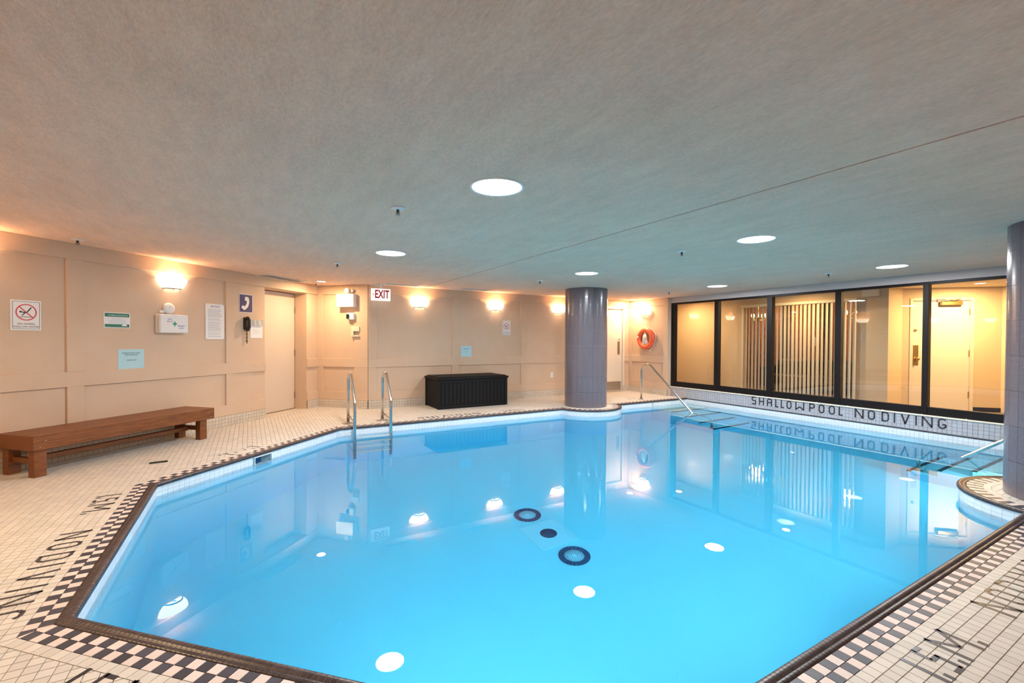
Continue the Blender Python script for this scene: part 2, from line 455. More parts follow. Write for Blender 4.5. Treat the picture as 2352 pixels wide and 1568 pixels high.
# ================================================================== STRUCTURE
# ---- floor: grout bed with the pool cut out, tiles as children
def make_floor():
    bed = MB()
    inner = outline(.03, 24)                              # clockwise
    room = [(-4.4, YN-.1), (-4.4, 3.8), (.9, 9.4), (2.2, 9.4), (2.2, YB+.15), (XR+.12, YB+.15), (XR+.12, YN-.1)]
    # bed as strips around the opening
    import bmesh
    bm = bmesh.new()
    ov = [bm.verts.new((x, y, -.004)) for x, y in room]
    iv = [bm.verts.new((x, y, -.004)) for x, y in inner if x < XR-.001 or True]
    oe = [bm.edges.new((ov[i], ov[(i+1) % len(ov)])) for i in range(len(ov))]
    ie = [bm.edges.new((iv[i], iv[(i+1) % len(iv)])) for i in range(len(iv))]
    bmesh.ops.triangle_fill(bm, use_beauty=True, use_dissolve=False, edges=oe+ie)
    kill = [f for f in bm.faces if inside(inner, tuple(f.calc_center_median()[:2]))]
    bmesh.ops.delete(bm, geom=kill, context='FACES')
    for f in bm.faces:
        if f.normal.z < 0: f.normal_flip()
    me = bpy.data.meshes.new('floor'); bm.to_mesh(me); bm.free(); me.materials.append(M['grout'])
    fl = link('floor', me, None, kind='structure')
    g = .0016; th = Vector((0, 0, -.006))
    tiles = []; mats = [M['tile_white'], M['tile_pink'], M['tile_dark']]
    O0, O1, O2, O3 = .057, .057+T, .057+2*T, .057+3*T
    def strip(i0, off, edges_n, colour):
        """one course of tiles between offsets off and off+T along the outline edges"""
        a = outline(off); b = outline(off+T)
        n = len(a)
        # straight edges A-B, B-C, C-arc, arc-wall, wall-arc2, arc2-D, D-A
        seq = [(0, 1), (1, 2), (2, 3), (23, 24), (25, 26), (46, 47), (47, 0)]
        for (i, j) in seq:
            p0, p1, q0, q1 = Vector(a[i]), Vector(a[j]), Vector(b[i]), Vector(b[j])
            e = (p1-p0).normalized(); nn = Vector((-e.y, e.x))
            if nn.dot(q0-p0) < 0: nn = -nn
            org = Vector(outline(.057)[i]); L = (Vector(outline(.057)[j])-org).dot(e)
            ta0, ta1 = (p0-org).dot(e), (p1-org).dot(e); tb0, tb1 = (q0-org).dot(e), (q1-org).dot(e)
            lo, hi = min(ta0, tb0), max(ta1, tb1)
            base = org+nn*((p0-org).dot(nn)); top = org+nn*((q0-org).dot(nn))
            k = ffloor(lo/T)
            while k*T < hi:
                c = colour(k)
                sa, ea = max(k*T, ta0), min((k+1)*T, ta1); sb, eb = max(k*T, tb0), min((k+1)*T, tb1)
                if ea > sa or eb > sb:
                    ea = max(ea, sa); eb = max(eb, sb)
                    pts = [base+e*(sa+g)+nn*g, base+e*max(ea-g, sa+g)+nn*g, top+e*max(eb-g, sb+g)-nn*g, top+e*(sb+g)-nn*g]
                    if eb-sb > .004 or ea-sa > .004: tiles.append((ccw([tuple(q) for q in pts]), c))
                k += 1
        # bulges
        for (ctr, i, j, m) in ((C1, 3, 23, 0), (C2, 26, 46, 0)):
            ra, rb = BR-off, BR-off-T
            ap, aq = a[i], a[j]
            t0 = atan2(ap[1]-ctr[1], ap[0]-ctr[0]); t1 = atan2(aq[1]-ctr[1], aq[0]-ctr[0])
            if t1 < t0: t1 += 2*pi
            if ctr is C2 and False: pass
            nk = max(1, round((t1-t0)*(BR-.057)/T)); d = (t1-t0)/nk
            for k in range(nk):
                u0, u1 = t0+k*d+g/ra, t0+(k+1)*d-g/ra
                pts = [(ctr[0]+(ra-g)*cos(u0), ctr[1]+(ra-g)*sin(u0)), (ctr[0]+(ra-g)*cos(u1), ctr[1]+(ra-g)*sin(u1)),
                       (ctr[0]+(rb+g)*cos(u1), ctr[1]+(rb+g)*sin(u1)), (ctr[0]+(rb+g)*cos(u0), ctr[1]+(rb+g)*sin(u0))]
                tiles.append((ccw(pts), colour(k)))
    strip(0, O0, 0, lambda k: 1 if k % 2 else 2)
    strip(0, O1, 0, lambda k: 2 if k % 2 else 1)
    strip(0, O2, 0, lambda k: 0)
    # axis-aligned field
    hole = outline(O3, 28); hole = [h for h in hole]
    hb = [(min(p[0] for p in hole)-.1, min(p[1] for p in hole)-.1)]
    hn = len(hole); cw = sum(hole[i][0]*hole[(i+1)%hn][1]-hole[(i+1)%hn][0]*hole[i][1] for i in range(hn)) < 0
    segs = []
    for i in range(hn):
        a, b = hole[i], hole[(i+1) % hn]; L = hypot(b[0]-a[0], b[1]-a[1])
        if L < 1e-6: continue
        e = ((b[0]-a[0])/L, (b[1]-a[1])/L); nout = (-e[1], e[0]) if cw else (e[1], -e[0])
        segs.append((a, b, e, nout, L))
    roomp = [(-3.9, YN), (-3.9, 4.25), (.75, 9.2), (1.12, 9.2), (1.12, 9.2), (1.9, YB), (XR, YB), (XR, YN)]
    roomp = [(-3.3, YN), (-3.3, 4.83), (1.13, 9.26), (1.94, YB+.02), (XR, YB+.02), (XR, YN)]
    x0 = -.909-3*T
    ix0, ix1 = ffloor((-3.35-x0)/T), fceil((XR-x0)/T)
    y0 = .779
    iy0, iy1 = ffloor((YN-y0)/T), fceil((9.4-y0)/T)
    for iy in range(iy0, iy1):
        for ix in range(ix0, ix1):
            ax, ay = x0+ix*T, y0+iy*T; cx, cy = ax+T/2, ay+T/2
            if cy < -.9 and cx < .5: pass
            if not inside(roomp, (cx, cy)) and not inside(roomp, (cx+.02, cy-.02)): continue
            q = [(ax+g, ay+g), (ax+T-g, ay+g), (ax+T-g, ay+T-g), (ax+g, ay+T-g)]
            ins = [inside(hole, p) for p in q]
            if all(ins): continue
            if any(ins) or (cx > C1[0]-1 and abs(hypot(cx-C1[0], cy-C1[1])-(BR-O3)) < T) or (abs(hypot(cx-C2[0], cy-C2[1])-(BR-O3)) < T):
                best = None
                for (a, b, e, nout, L) in segs:
                    t = min(max((cx-a[0])*e[0]+(cy-a[1])*e[1], 0), L)
                    d = hypot(a[0]+e[0]*t-cx, a[1]+e[1]*t-cy)
                    if best is None or d < best[0]: best = (d, a, nout)
                q = clip_half(q, best[1], best[2], g)
                if len(q) < 3: continue
            tiles.append((q, 0))
    out = []
    for q, mi in tiles:
        q = ccw(q)
        out.append(([(x, y, 0.0) for x, y in q], th, mi))
    tile_set(fl, out, mats, 300)
    # letters set into the deck
    for (txt, org, rd, up, adv) in DECK_TEXT:
        for ch, x0_, x1_ in txt:
            m = MB()
            for poly in glyph_polys(ch, .156, .019, x1_-x0_):
                pts = [(org[0]+rd[0]*(x0_+px)+up[0]*py, org[1]+rd[1]*(x0_+px)+up[1]*py) for px, py in poly]
                m.prism(pts, -.001, .0012, bottom=False)
            m.build('letter', M['tile_ink'], fl)
    return fl

# ---- lettering made of straight strokes (unit height)
GL = {
 '1': ([(.08, 0, .08, 1)], .16), '.': ([(.06, 0, .06, .22)], .14), 'I': ([(.06, 0, .06, 1)], .14),
 '5': ([(.55, .93, .06, .93), (.06, 1, .06, .55), (.06, .55, .55, .55), (.52, .6, .52, .06), (.55, .07, .02, .07)], .6),
 'M': ([(.06, 0, .06, 1), (.06, 1, .36, .35), (.36, .35, .66, 1), (.66, 0, .66, 1)], .72),
 'N': ([(.06, 0, .06, 1), (.06, 1, .54, 0), (.54, 0, .54, 1)], .6),
 'O': ([(.06, .2, .06, .8), (.06, .8, .2, .94), (.18, .94, .42, .94), (.40, .94, .54, .8), (.54, .8, .54, .2), (.54, .2, .40, .06), (.42, .06, .18, .06), (.2, .06, .06, .2)], .6),
 'D': ([(.06, 0, .06, 1), (.06, .94, .40, .94), (.40, .94, .54, .8), (.54, .8, .54, .2), (.54, .2, .40, .06), (.40, .06, .06, .06)], .6),
 'V': ([(.06, 1, .30, 0), (.30, 0, .54, 1)], .6),
 'G': ([(.54, .84, .42, .94), (.42, .94, .18, .94), (.2, .94, .06, .8), (.06, .8, .06, .2), (.06, .2, .2, .06), (.18, .06, .42, .06), (.40, .06, .54, .2), (.54, .16, .54, .42), (.56, .42, .32, .42)], .6),
 'S': ([(.56, .94, .06, .94), (.06, .97, .06, .5), (.06, .52, .54, .52), (.54, .54, .54, .06), (.56, .06, .02, .06)], .6),
 'H': ([(.06, 0, .06, 1), (.54, 0, .54, 1), (.06, .5, .54, .5)], .6),
 'A': ([(.06, 0, .06, .8), (.06, .8, .2, .95), (.18, .94, .42, .94), (.40, .95, .54, .8), (.54, .8, .54, 0), (.06, .48, .54, .48)], .6),
 'L': ([(.06, 1, .06, 0), (.06, .06, .54, .06)], .6),
 'W': ([(.06, 1, .06, 0), (.06, .04, .36, .42), (.36, .42, .66, .04), (.66, 0, .66, 1)], .72),
 'P': ([(.06, 0, .06, 1), (.06, .94, .40, .94), (.40, .94, .54, .82), (.54, .84, .54, .56), (.54, .58, .42, .46), (.42, .46, .06, .46)], .6),
}
def glyph_width(c): return GL[c][1]
def glyph_polys(c, h, th, w=None):
    out = []
    xs = [v for st in GL[c][0] for v in (st[0], st[2])]; xa, xb = min(xs), max(xs)
    def fx(x):
        if w is None: return x*h
        return w/2 if xb-xa < .01 else th/2+(x-xa)/(xb-xa)*(w-th)
    for (a, b, c2, d) in GL[c][0]:
        p = Vector((fx(a), b*h)); q = Vector((fx(c2), d*h)); e = (q-p); L = e.length; e.normalize(); n = Vector((-e.y, e.x))*th/2
        nseg = max(1, round(L/T))
        for k in range(nseg):      # cut at every tile course
            s0 = p+e*(L*k/nseg+(.0009 if k else 0)); s1 = p+e*(L*(k+1)/nseg-(.0009 if k < nseg-1 else 0))
            out.append([tuple(s0-n), tuple(s1-n), tuple(s1+n), tuple(s0+n)])
    return out
DEPTH_TXT = [('1', 0, .02), ('.', .038, .058), ('5', .092, .168), ('.', .190, .210), ('M', .236, .388), ('.', .418, .438)]
NODIVE_TXT = [('N', 0, .118), ('O', .178, .276), ('D', .345, .445), ('I', .505, .525), ('V', .585, .695), ('I', .765, .785), ('N', .838, .956), ('G', 1.012, 1.110)]
d = RT
DECK_TEXT = [
 (DEPTH_TXT, (2.266, .62), (1, 0), (0, 1), .118), (NODIVE_TXT, (3.07, .62), (1, 0), (0, 1), .118),
 (DEPTH_TXT, (-1.06, 4.80), (0, -1), (1, 0), .118), (NODIVE_TXT, (-1.06, 3.99), (0, -1), (1, 0), .118),
 (DEPTH_TXT, ((1.103-2.02)*d, (1.103+2.02)*d), (d, -d), (d, d), .118), (NODIVE_TXT, ((1.103-1.30)*d, (1.103+1.30)*d), (d, -d), (d, d), .118),
 (DEPTH_TXT, ((4.38-4.37)*d, (4.38+4.37)*d), (-d, -d), (d, -d), .118),
 (DEPTH_TXT, (4.32, 7.14), (-1, 0), (0, -1), .118), (NODIVE_TXT, (3.46, 7.14), (-1, 0), (0, -1), .118),
]
FLOOR = make_floor()

# ---- walls -------------------------------------------------------
def panel_wall(name, loc, rotz, L, holes, stiles, z_top=ZC, depth=.16, x_start=0.0, rails=((.147, .30), (.756, .914), (2.105, ZC)), end_stiles=True, tiles_from=None):
    """panelled plaster wall: local x 0..L, openings as (x0,x1,z1)"""
    wl = MB(); pr = .021
    xs = [x_start]; 
    for (a, b, z1) in holes: xs += [a, b]
    xs.append(L)
    for i in range(0, len(xs), 2):
        if xs[i+1]-xs[i] > .001: wl.box(xs[i], xs[i+1], 0, depth, -.01, z_top)
    for (a, b, z1) in holes: wl.box(a, b, 0, depth, z1, z_top)
    o = wl.build(name, M['wall'], None, loc=loc, rotz=rotz, kind='structure')
    def spans(z0, z1):
        out = []; cur = x_start
        for (a, b, zt) in holes:
            if zt > z0+.01:
                out.append((cur, a)); cur = b
        out.append((cur, L)); return [s for s in out if s[1]-s[0] > .01]
    for (z0, z1) in rails:
        for (a, b) in spans(z0, z1):
            MB().cbox(a, b, -pr, .002, z0, z1, .003).build('panel_rail', M['wall'], o)
    for (a, b) in stiles:
        for i in range(len(rails)-1):
            MB().cbox(a, b, -pr, .002, rails[i][1], rails[i+1][0], .003).build('panel_stile', M['wall'], o)
    # tiled base, three courses
    gb = MB(); tl = []
    for (a, b) in spans(0, .147):
        gb.box(a, b, -.022, 0, -.004, .148)
        k = ffloor(a/T)
        while k*T < b:
            s0, s1 = max(a, k*T)+.002, min(b, (k+1)*T)-.002
            if s1-s0 > .004:
                for r in range(3):
                    z0, z1 = r*.049+.002, (r+1)*.049-.002
                    tl.append(([(s0, -.0250, z0), (s1, -.0250, z0), (s1, -.0250, z1), (s0, -.0250, z1)], Vector((0, .004, 0)), 0))
            k += 1
    gb.build('base_bed', M['grout'], o)
    tile_set(o, tl, [M['tile_base']], 0, joined='base_tiles')
    return o

U0 = (4.83-3.3)*RT - 0.0
# left wall: u from 1.08 (x=-3.5) to 7.31; origin placed at u = 0
LU = 0.9
wall_left = panel_wall('wall_left', on_left(LU), R_LEFT, 7.31-LU, [(6.03-LU, 7.0-LU, 2.10)],
    [(1.455-LU, 1.61-LU), (3.374-LU, 3.53-LU), (5.295-LU, 5.452-LU)], depth=.10)
wall_back_left = panel_wall('wall_back_left', on_e(5.73), R_E, 5.73-4.655, [], [(0, .13), (.13+.66, 5.73-4.655)], depth=.10)
wall_back = panel_wall('wall_back', (1.877, YB, 0), R_BACK, 8.365-1.877, [(7.23-1.877, 8.14-1.877, 2.06)],
    [(0, .148), (3.512-1.877, 3.668-1.877), (5.129-1.877, 5.286-1.877), (6.78-1.877, 6.93-1.877)], depth=.12)
# ring wall, seen beside the window
wall_ring = panel_wall('wall_back_right', (8.365, YB, 0), R_RIGHT, YB-7.22, [], [(0, .13), (YB-7.36, YB-7.22)], depth=.14)

def block(name, x0, x1, y0, y1, z0, z1, m, **kw):
    return MB().box(x0, x1, y0, y1, z0, z1).build(name, m, None, kind='structure', **kw)
# recess behind the left door
def recess_left():
    m = MB()
    def P(u, v): return ((u-v)*RT, (u+v)*RT)
    for (u0, u1, v0, v1, z0, z1) in ((5.93, 6.03, 5.83, 6.06, 0, 2.2), (7.0, 7.1, 5.83, 6.06, 0, 2.2), (6.03, 7.0, 5.83, 6.06, 2.10, 2.2)):
        m.prism([P(u0, v0), P(u1, v0), P(u1, v1), P(u0, v1)], z0, z1)
    m.build('trim_1', M['wall'], None, kind='structure')
    f = MB().prism([P(6.0, 5.6), P(7.03, 5.6), P(7.03, 6.1), P(6.0, 6.1)], -.02, -.003)
    f.build('trim_2', M['tile_base'], None, kind='structure')
recess_left()
# outer shell of the room
block('wall_left_near', -3.42, -3.30, YN-.1, 5.2, -.01, ZC, M['wall'])
block('wall_near', -3.42, XR+.2, YN-.12, YN, -.01, ZC, M['wall'])

# ---- ceiling in two pours with an open joint at x = 2.93
def make_ceiling():
    c = MB(); t = .14
    jx0, jx1 = 2.922, 2.938
    c.prism([(-3.6, YN-.15), (jx0, YN-.15), (jx0, 9.6), (-.3, 9.6), (-3.6, 6.0)], ZC, ZC+t)
    c.prism([(jx1, YN-.15), (XR+.02, YN-.15), (XR+.02, 9.6), (jx1, 9.6)], ZC, ZC+t)
    o = c.build('ceiling', M['ceiling'], None, kind='structure')
    MB().box(jx0-.01, jx1+.01, YN-.15, 9.6, ZC+.05, ZC+.06).build('joint_shade', M['hole'], o)  # near-black strip paints the shade inside the open joint
    return o
make_ceiling()

# ---- window wall
WIN_Y0, WIN_Y1 = YN, 7.195
def make_right_wall():
    m = MB()
    m.box(XR+.004, XR+.16, YN, 7.26, -.01, .208)
    w_ = m.build('wall_right', M['grout_grey'], None, kind='structure')
    MB().box(XR-.002, XR+.16, YN, 7.20, 2.145, ZC).build('header', M['soffit'], w_)
    MB().box(XR-.065, XR+.16, 7.196, 7.262, -.01, ZC).build('jamb', M['wall'], w_)
    MB().cbox(XR-.012, XR+.10, YN, 7.20, .208, .229, .003).build('sill_strip', M['sill'], w_)
    tl = []; k = ffloor(YN/T)
    while k*T < 7.25:
        s0, s1 = k*T+.0016, (k+1)*T-.0016
        for r in range(4):
            z0, z1 = r*.052+.0014, (r+1)*.052-.0014
            tl.append(([(XR-.001, s1, z0), (XR-.001, s0, z0), (XR-.001, s0, z1), (XR-.001, s1, z1)], Vector((.006, 0, 0)), 0))
        k += 1
    tile_set(w_, tl, [M['tile_wall']], 300)
    # dark line course at the water side
    tl = []; k = ffloor(.9/T)
    while k*T < 6.75:
        tl.append(([(XR-.004, (k+1)*T-.001, -.022), (XR-.004, k*T+.001, -.022), (XR-.004, k*T+.001, -.002), (XR-.004, (k+1)*T-.001, -.002)], Vector((.01, 0, 0)), 0)); k += 1
    tile_set(w_, tl, [M['tile_dark']], 0, joined='line_tiles')
    for ch, ya, yb in [('S', 5.238, 5.142), ('H', 5.087, 4.989), ('A', 4.933, 4.838), ('L', 4.78, 4.709), ('L', 4.679, 4.608), ('O', 4.575, 4.487), ('W', 4.424, 4.273), ('P', 4.193, 4.101), ('O', 4.042, 3.949), ('O', 3.885, 3.79), ('L', 3.736, 3.665), ('N', 3.509, 3.384), ('O', 3.329, 3.232), ('D', 3.151, 3.053), ('I', 3.001, 2.974), ('V', 2.913, 2.804), ('I', 2.745, 2.718), ('N', 2.669, 2.543), ('G', 2.491, 2.393)]:
        g = MB()
        for poly in glyph_polys(ch, .142, .021, ya-yb):      # mosaic letter, proud of the white tiles
            pts = [(ya-px, .060+py) for px, py in poly]
            vs = [(XR-.0030, a, b) for a, b in pts]+[(XR+.002, a, b) for a, b in pts]
            g.add(vs, [(0, 1, 2, 3), (0, 4, 5, 1), (1, 5, 6, 2), (2, 6, 7, 3), (3, 7, 4, 0)])
        g.build('letter', M['tile_ink'], w_)
    return w_
make_right_wall()

def make_window():
    # curtain wall of fixed panes: frame bars and panes are parts
    mull = [(7.195, 7.10), (6.075, 5.982), (4.960, 4.862), (3.815, 3.725), (2.680, 2.612), (1.53, 1.45), (.40, .32), (-.75, -.83), (YN+.08, YN)]
    wnd = link('window_1', None, None, kind='structure')
    wnd.empty_display_size = .1
    fx0, fx1 = XR+.012, XR+.085
    MB().cbox(fx0, fx1, YN, 7.195, .229, .345, .003).build('bottom_rail', M['frame'], wnd)
    MB().cbox(fx0, fx1, YN, 7.195, 2.105, 2.145, .003).build('top_rail', M['frame'], wnd)
    for a, b in mull:
        MB().cbox(fx0-.008, fx1+.02, b, a, .232, 2.12, .003).build('mullion', M['frame'], wnd)
    for i in range(len(mull)-1):
        MB().box(XR+.045, XR+.053, mull[i+1][0]-.01, mull[i][1]+.01, .34, 2.11).build('pane', M['glass'], wnd)
    y = 6.9
    while y > .2:
        MB().lathe([(.0, .008), (.006, .006), (.009, 0)][::-1], 8, (0, 0, 0), 'z').build('bolt', M['white'], wnd, loc=(XR+.02-.012, y, .229+.0))
        y -= .47
make_window()

# ---- doors
def make_door_left():
    def P(u, v): return ((u-v)*RT, (u+v)*RT)
    d_ = MB().cbox(0, .955, 0, .045, .006, 2.088, .002).build('door_1', M['door'], None, loc=(*P(6.035, 5.985), 0), rotz=R_LEFT, kind='structure')
    for z in (.25, 1.02, 1.80):
        MB().box(.948, .966, -.008, .006, z-.055, z+.055).build('hinge', M['steel_dull'], d_)
    MB().lathe([(.012, 0), (.012, .05), (.028, .055), (.03, .075), (.016, .088), (0, .09)], 16, (.07, 0, 1.0), 'y').build('door_knob', M['steel'], d_)
make_door_left()
def make_door_back():
    o = MB().cbox(7.235, 8.135, YB+.025, YB+.065, .006, 2.055, .002).build('door_2', M['door_white'], None, kind='structure')
    f = MB()
    f.cbox(8.135, 8.19, YB-.022, YB+.07, 0, 2.12, .003)
    f.cbox(7.18, 7.235, YB-.022, YB+.07, 0, 2.12, .003)
    f.cbox(7.235, 8.135, YB-.022, YB+.07, 2.058, 2.12, .003)
    f.build('door_frame', M['door_white'], o)
    MB().box(7.26, 8.11, YB+.022, YB+.026, .03, .25).build('kick_plate', M['steel_dull'], o)
    MB().cbox(7.99, 8.07, YB+.019, YB+.026, .93, 1.25, .001).build('push_plate', M['steel_dull'], o)
    MB().lathe([(.016, 0), (.016, .02), (.010, .026), (0, .027)], 14, (8.045, YB+.026, 1.31), 'y').build('lock_cylinder', M['steel'], o)
make_door_back()

# ================================================================== POOL
def make_pool():
    pool = thing('swimming_pool', 'blue indoor pool with angled corners, white waterline tiles and dark brown coping', 'pool')
    # basin shell
    ol = outline(.012); n = len(ol)
    m = MB()
    vs = [(x, y, ZB) for x, y in ol]+[(x, y, -.005) for x, y in ol]
    wallf = [(i, n+i, n+(i+1) % n, (i+1) % n) for i in range(n)]
    m.add(vs, [f for i, f in enumerate(wallf) if i != 1])
    def PD(u, z): return ((u-4.012)*RT, (u+4.012)*RT, z)
    ua, ub = (ol[1][0]+ol[1][1])*RT, (ol[2][0]+ol[2][1])*RT; hu0, hu1, hz0, hz1 = 4.07, 4.306, -.165, -.04
    for (u0, u1, z0, z1) in ((ua, hu0, ZB, -.005), (hu1, ub, ZB, -.005), (hu0, hu1, ZB, hz0), (hu0, hu1, hz1, -.005)):
        m.add([PD(u0, z0), PD(u1, z0), PD(u1, z1), PD(u0, z1)], [(0, 1, 2, 3)])
    import bmesh
    bm = bmesh.new(); bv = [bm.verts.new((x, y, ZB)) for x, y in ol]
    be = [bm.edges.new((bv[i], bv[(i+1) % n])) for i in range(n)]
    bmesh.ops.triangle_fill(bm, use_beauty=True, use_dissolve=False, edges=be)
    bm.verts.index_update()
    o0 = len(m.v)
    m.v += [tuple(v.co) for v in bm.verts]
    for f in bm.faces:
        idx = [v.index+o0 for v in f.verts]
        if f.normal.z < 0: idx = idx[::-1]
        m.f.append(idx); m.mi.append(0); m.sm.append(False); m.tint.append(0)
    bm.free()
    basin = m.build('basin', M['plaster_pool'], pool)
    # waterline tiles
    tl = []
    a = outline(.010, 24); na = len(a)
    for i in range(na):
        p, q = Vector(a[i]), Vector(a[(i+1) % na]); L = (q-p).length
        if L < .01: continue
        e = (q-p)/L; cnt = max(1, round(L/T)); st = L/cnt
        nn = Vector((e.y, -e.x))     # into the pool (clockwise outline)
        if abs(p.x-XR-.0) < .06 and abs(q.x-XR) < .06: off = .012
        else: off = 0
        for k in range(cnt):
            s0, s1 = p+e*(k*st+.0009)+nn*(.003+off), p+e*((k+1)*st-.0009)+nn*(.003+off)
            for r in range(4):
                z1 = -.024-r*T-.0009; z0 = z1-T+.0018
                tl.append(([(s0.x, s0.y, z0), (s1.x, s1.y, z0), (s1.x, s1.y, z1), (s0.x, s0.y, z1)], Vector((-nn.x, -nn.y, 0))*.006, 0))
    # keep the skimmer mouth open
    sc = Vector((.133, 5.79))
    tl = [t for t in tl if not (hypot((t[0][0][0]+t[0][1][0])/2-sc.x, (t[0][0][1]+t[0][1][1])/2-sc.y) < .125 and t[0][0][2] > -.19)]
    fl = []
    for pts, th, mi in tl:
        a_, b_, c_ = [Vector(p) for p in pts[:3]]
        if (b_-a_).cross(c_-a_).dot(-th) < 0: pts = pts[::-1]
        fl.append((pts, th, mi))
    tile_set(pool, fl, [M['tile_pool']], 300, joined='waterline_tiles', one='tile')
    # coping: a flat course and a raised bullnose course
    prof = [(.057, -.006), (.057, .001), (.036, .0015), (.0345, .0010), (.031, .004), (.022, .0088), (.010, .0096), (.0, .0062), (-.006, -.002), (-.006, -.022), (.012, -.024)]
    outs = [outline(o_, 22) for o_, z_ in prof]; no = len(outs[0])
    cop = []
    skip = None
    for i in range(no):
        j = (i+1) % no
        p0, p1 = Vector(outs[6][i]), Vector(outs[6][j]); L = (p1-p0).length
        if abs(outs[6][i][0]-XR) < .001 and abs(outs[6][j][0]-XR) < .001: continue
        cnt = max(1, round(L/.0262))
        for k in range(cnt):
            t0, t1 = (k+.05)/cnt, (k+.95)/cnt
            sec = []
            for t in (t0, t1):
                sec.append([Vector((*(Vector(outs[s][i]).lerp(Vector(outs[s][j]), t)), prof[s][1])) for s in range(len(prof))])
            cop.append(sec)
    def ckey(s):
        c = s[0][5]; dd = (c-CAM); fw = dd.x*sin(radians(30.15))+dd.y*cos(radians(30.15))
        lat = abs(dd.x*cos(radians(30.15))-dd.y*sin(radians(30.15)))/max(fw, .01)
        return dd.length+(50 if fw < .3 or lat > 1.14 or abs(dd.z)/max(fw, .01) > .76 else 0)
    order = sorted(range(len(cop)), key=lambda q: ckey(cop[q])); pick = set(order[:300])
    rest = MB(); np_ = len(prof)
    faces = [(s, s+1, np_+s+1, np_+s) for s in range(np_-1)]
    ends = [tuple(range(np_-1, -1, -1)), tuple(range(np_, 2*np_))]
    for q, sec in enumerate(cop):
        vs = sec[0]+sec[1]
        if q in pick:
            o_ = vs[0]; mm = MB(); mm.add([v-o_ for v in vs], faces, smooth=True); mm.add([v-o_ for v in vs], ends)
            mm.build('coping_tile', M['tile_coping'], pool, loc=o_)
        else:
            rest.ct = random.random(); rest.add(vs, faces, smooth=True); rest.add(vs, ends)
    rest.build('coping_course', M['tile_coping'], pool, tint=True, kind='stuff')
    # grout core under the coping
    core = MB(); ca, cb = outline(.056, 22), outline(-.003, 22); nc = len(ca)
    vs = [(x, y, -.0005) for x, y in ca]+[(x, y, .0005) for x, y in cb]
    bp_ = [(.057, -.002), (.036, -.0002), (.031, .0025), (.022, .0070), (.010, .0078), (.001, .0045), (-.0045, -.004), (-.0045, -.022)]
    vs = [(x, y, z_) for o_, z_ in bp_ for x, y in outline(o_, 22)]
    core.add(vs, [(r*nc+i, r*nc+(i+1) % nc, (r+1)*nc+(i+1) % nc, (r+1)*nc+i) for r in range(len(bp_)-1) for i in range(nc)
                  if not (abs(ca[i][0]-XR) < .001 and abs(ca[(i+1) % nc][0]-XR) < .001)])
    core.build('coping_bed', M['grout'], pool)
    # steps
    def flight(sgn, y_edge):
        for k, (zt, dy) in enumerate(((-.36, .56), (-.67, .87), (-.97, 1.18), (-1.27, 1.48))):
            y1 = y_edge+sgn*dy; lo, hi = sorted((y_edge-sgn*.01, y1))
            s_ = MB().cbox(7.33, XR, lo, hi, ZB-.005 if k == 3 else zt-.32, zt, .006).build('step', M['plaster_pool'], pool)
            l2, h2 = sorted((y1-sgn*.045, y1+sgn*.002))
            MB().box(7.328, XR-.02, l2, h2, zt-.030, zt+.002).build('nosing', M['nosing'], s_)
            RECV.append(s_)
    RECV.append(basin)
    flight(-1, 6.735); flight(1, .985)
    # main drain and two inlet rings on the floor
    def ring(cx, cy):
        c = MB(); r0, r1 = .095, .152
        b = MB().lathe([(.0, .004), (.093, .004), (.094, 0)][::-1], 32).build('inlet_cover', M['drain_white'], pool, loc=(cx, cy, ZB+.002))
        for rr in (.03, .05, .07, .085):
            nsl = int(rr*2*pi/.016)
            sl = MB()
            for k in range(nsl):
                a_ = 2*pi*k/nsl; e = (cos(a_), sin(a_)); t_ = (-sin(a_), cos(a_))
                pts = [(e[0]*(rr-.006)+t_[0]*w_, e[1]*(rr-.006)+t_[1]*w_) for w_ in (-.0028, .0028)] + [(e[0]*(rr+.006)+t_[0]*w_, e[1]*(rr+.006)+t_[1]*w_) for w_ in (.0028, -.0028)]
                sl.prism(pts, .0035, .0052, bottom=False)
            sl.build('slot', M['drain_blue'], b)
        n_ = 24
        for k in range(n_):
            a0, a1 = 2*pi*k/n_+.012, 2*pi*(k+1)/n_-.012
            MB().prism([(r0*cos(a0), r0*sin(a0)), (r1*cos(a0), r1*sin(a0)), (r1*cos(a1), r1*sin(a1)), (r0*cos(a1), r0*sin(a1))], 0, .006, bottom=False).build('ring_tile', M['drain_blue'], b)
    ring(2.68, 4.25); ring(2.655, 3.375)
    dr = MB().cbox(2.44, 2.885, 3.585, 4.04, ZB, ZB+.012, .004).build('drain_cover', M['drain_white'], pool)
    MB().lathe([(.088, 0), (.088, .014), (0, .014)], 28, (2.662, 3.812, ZB)).build('drain_hole', mat('navy hole shade', (.006, .03, .08), .5), dr)  # navy colour stands for shade and scattered light in the hole
    sj = MB(); sj.box(2.45, 2.875, 3.811, 3.813, ZB+.011, ZB+.0125); sj.box(2.661, 2.663, 3.6, 4.03, ZB+.011, ZB+.0125); sj.build('joint', M['tile_pool'], dr)
    # skimmer mouth in the upper diagonal wall
    def P(u, v, z): return ((u-v)*RT, (u+v)*RT, z)
    s = MB(); u0, u1 = 4.07, 4.306; z0, z1 = -.165, -.04
    vo, vi = 3.998, 4.16
    vs = [P(u0, vo, z0), P(u1, vo, z0), P(u1, vo, z1), P(u0, vo, z1), P(u0, vi, z0), P(u1, vi, z0), P(u1, vi, z1), P(u0, vi, z1)]
    s.add(vs, [(0, 4, 5, 1), (1, 5, 6, 2), (2, 6, 7, 3), (3, 7, 4, 0), (4, 7, 6, 5)])
    fr = [P(u0-.01, vo-.004, z0-.01), P(u1+.01, vo-.004, z0-.01), P(u1+.01, vo-.004, z1+.01), P(u0-.01, vo-.004, z1+.01)]
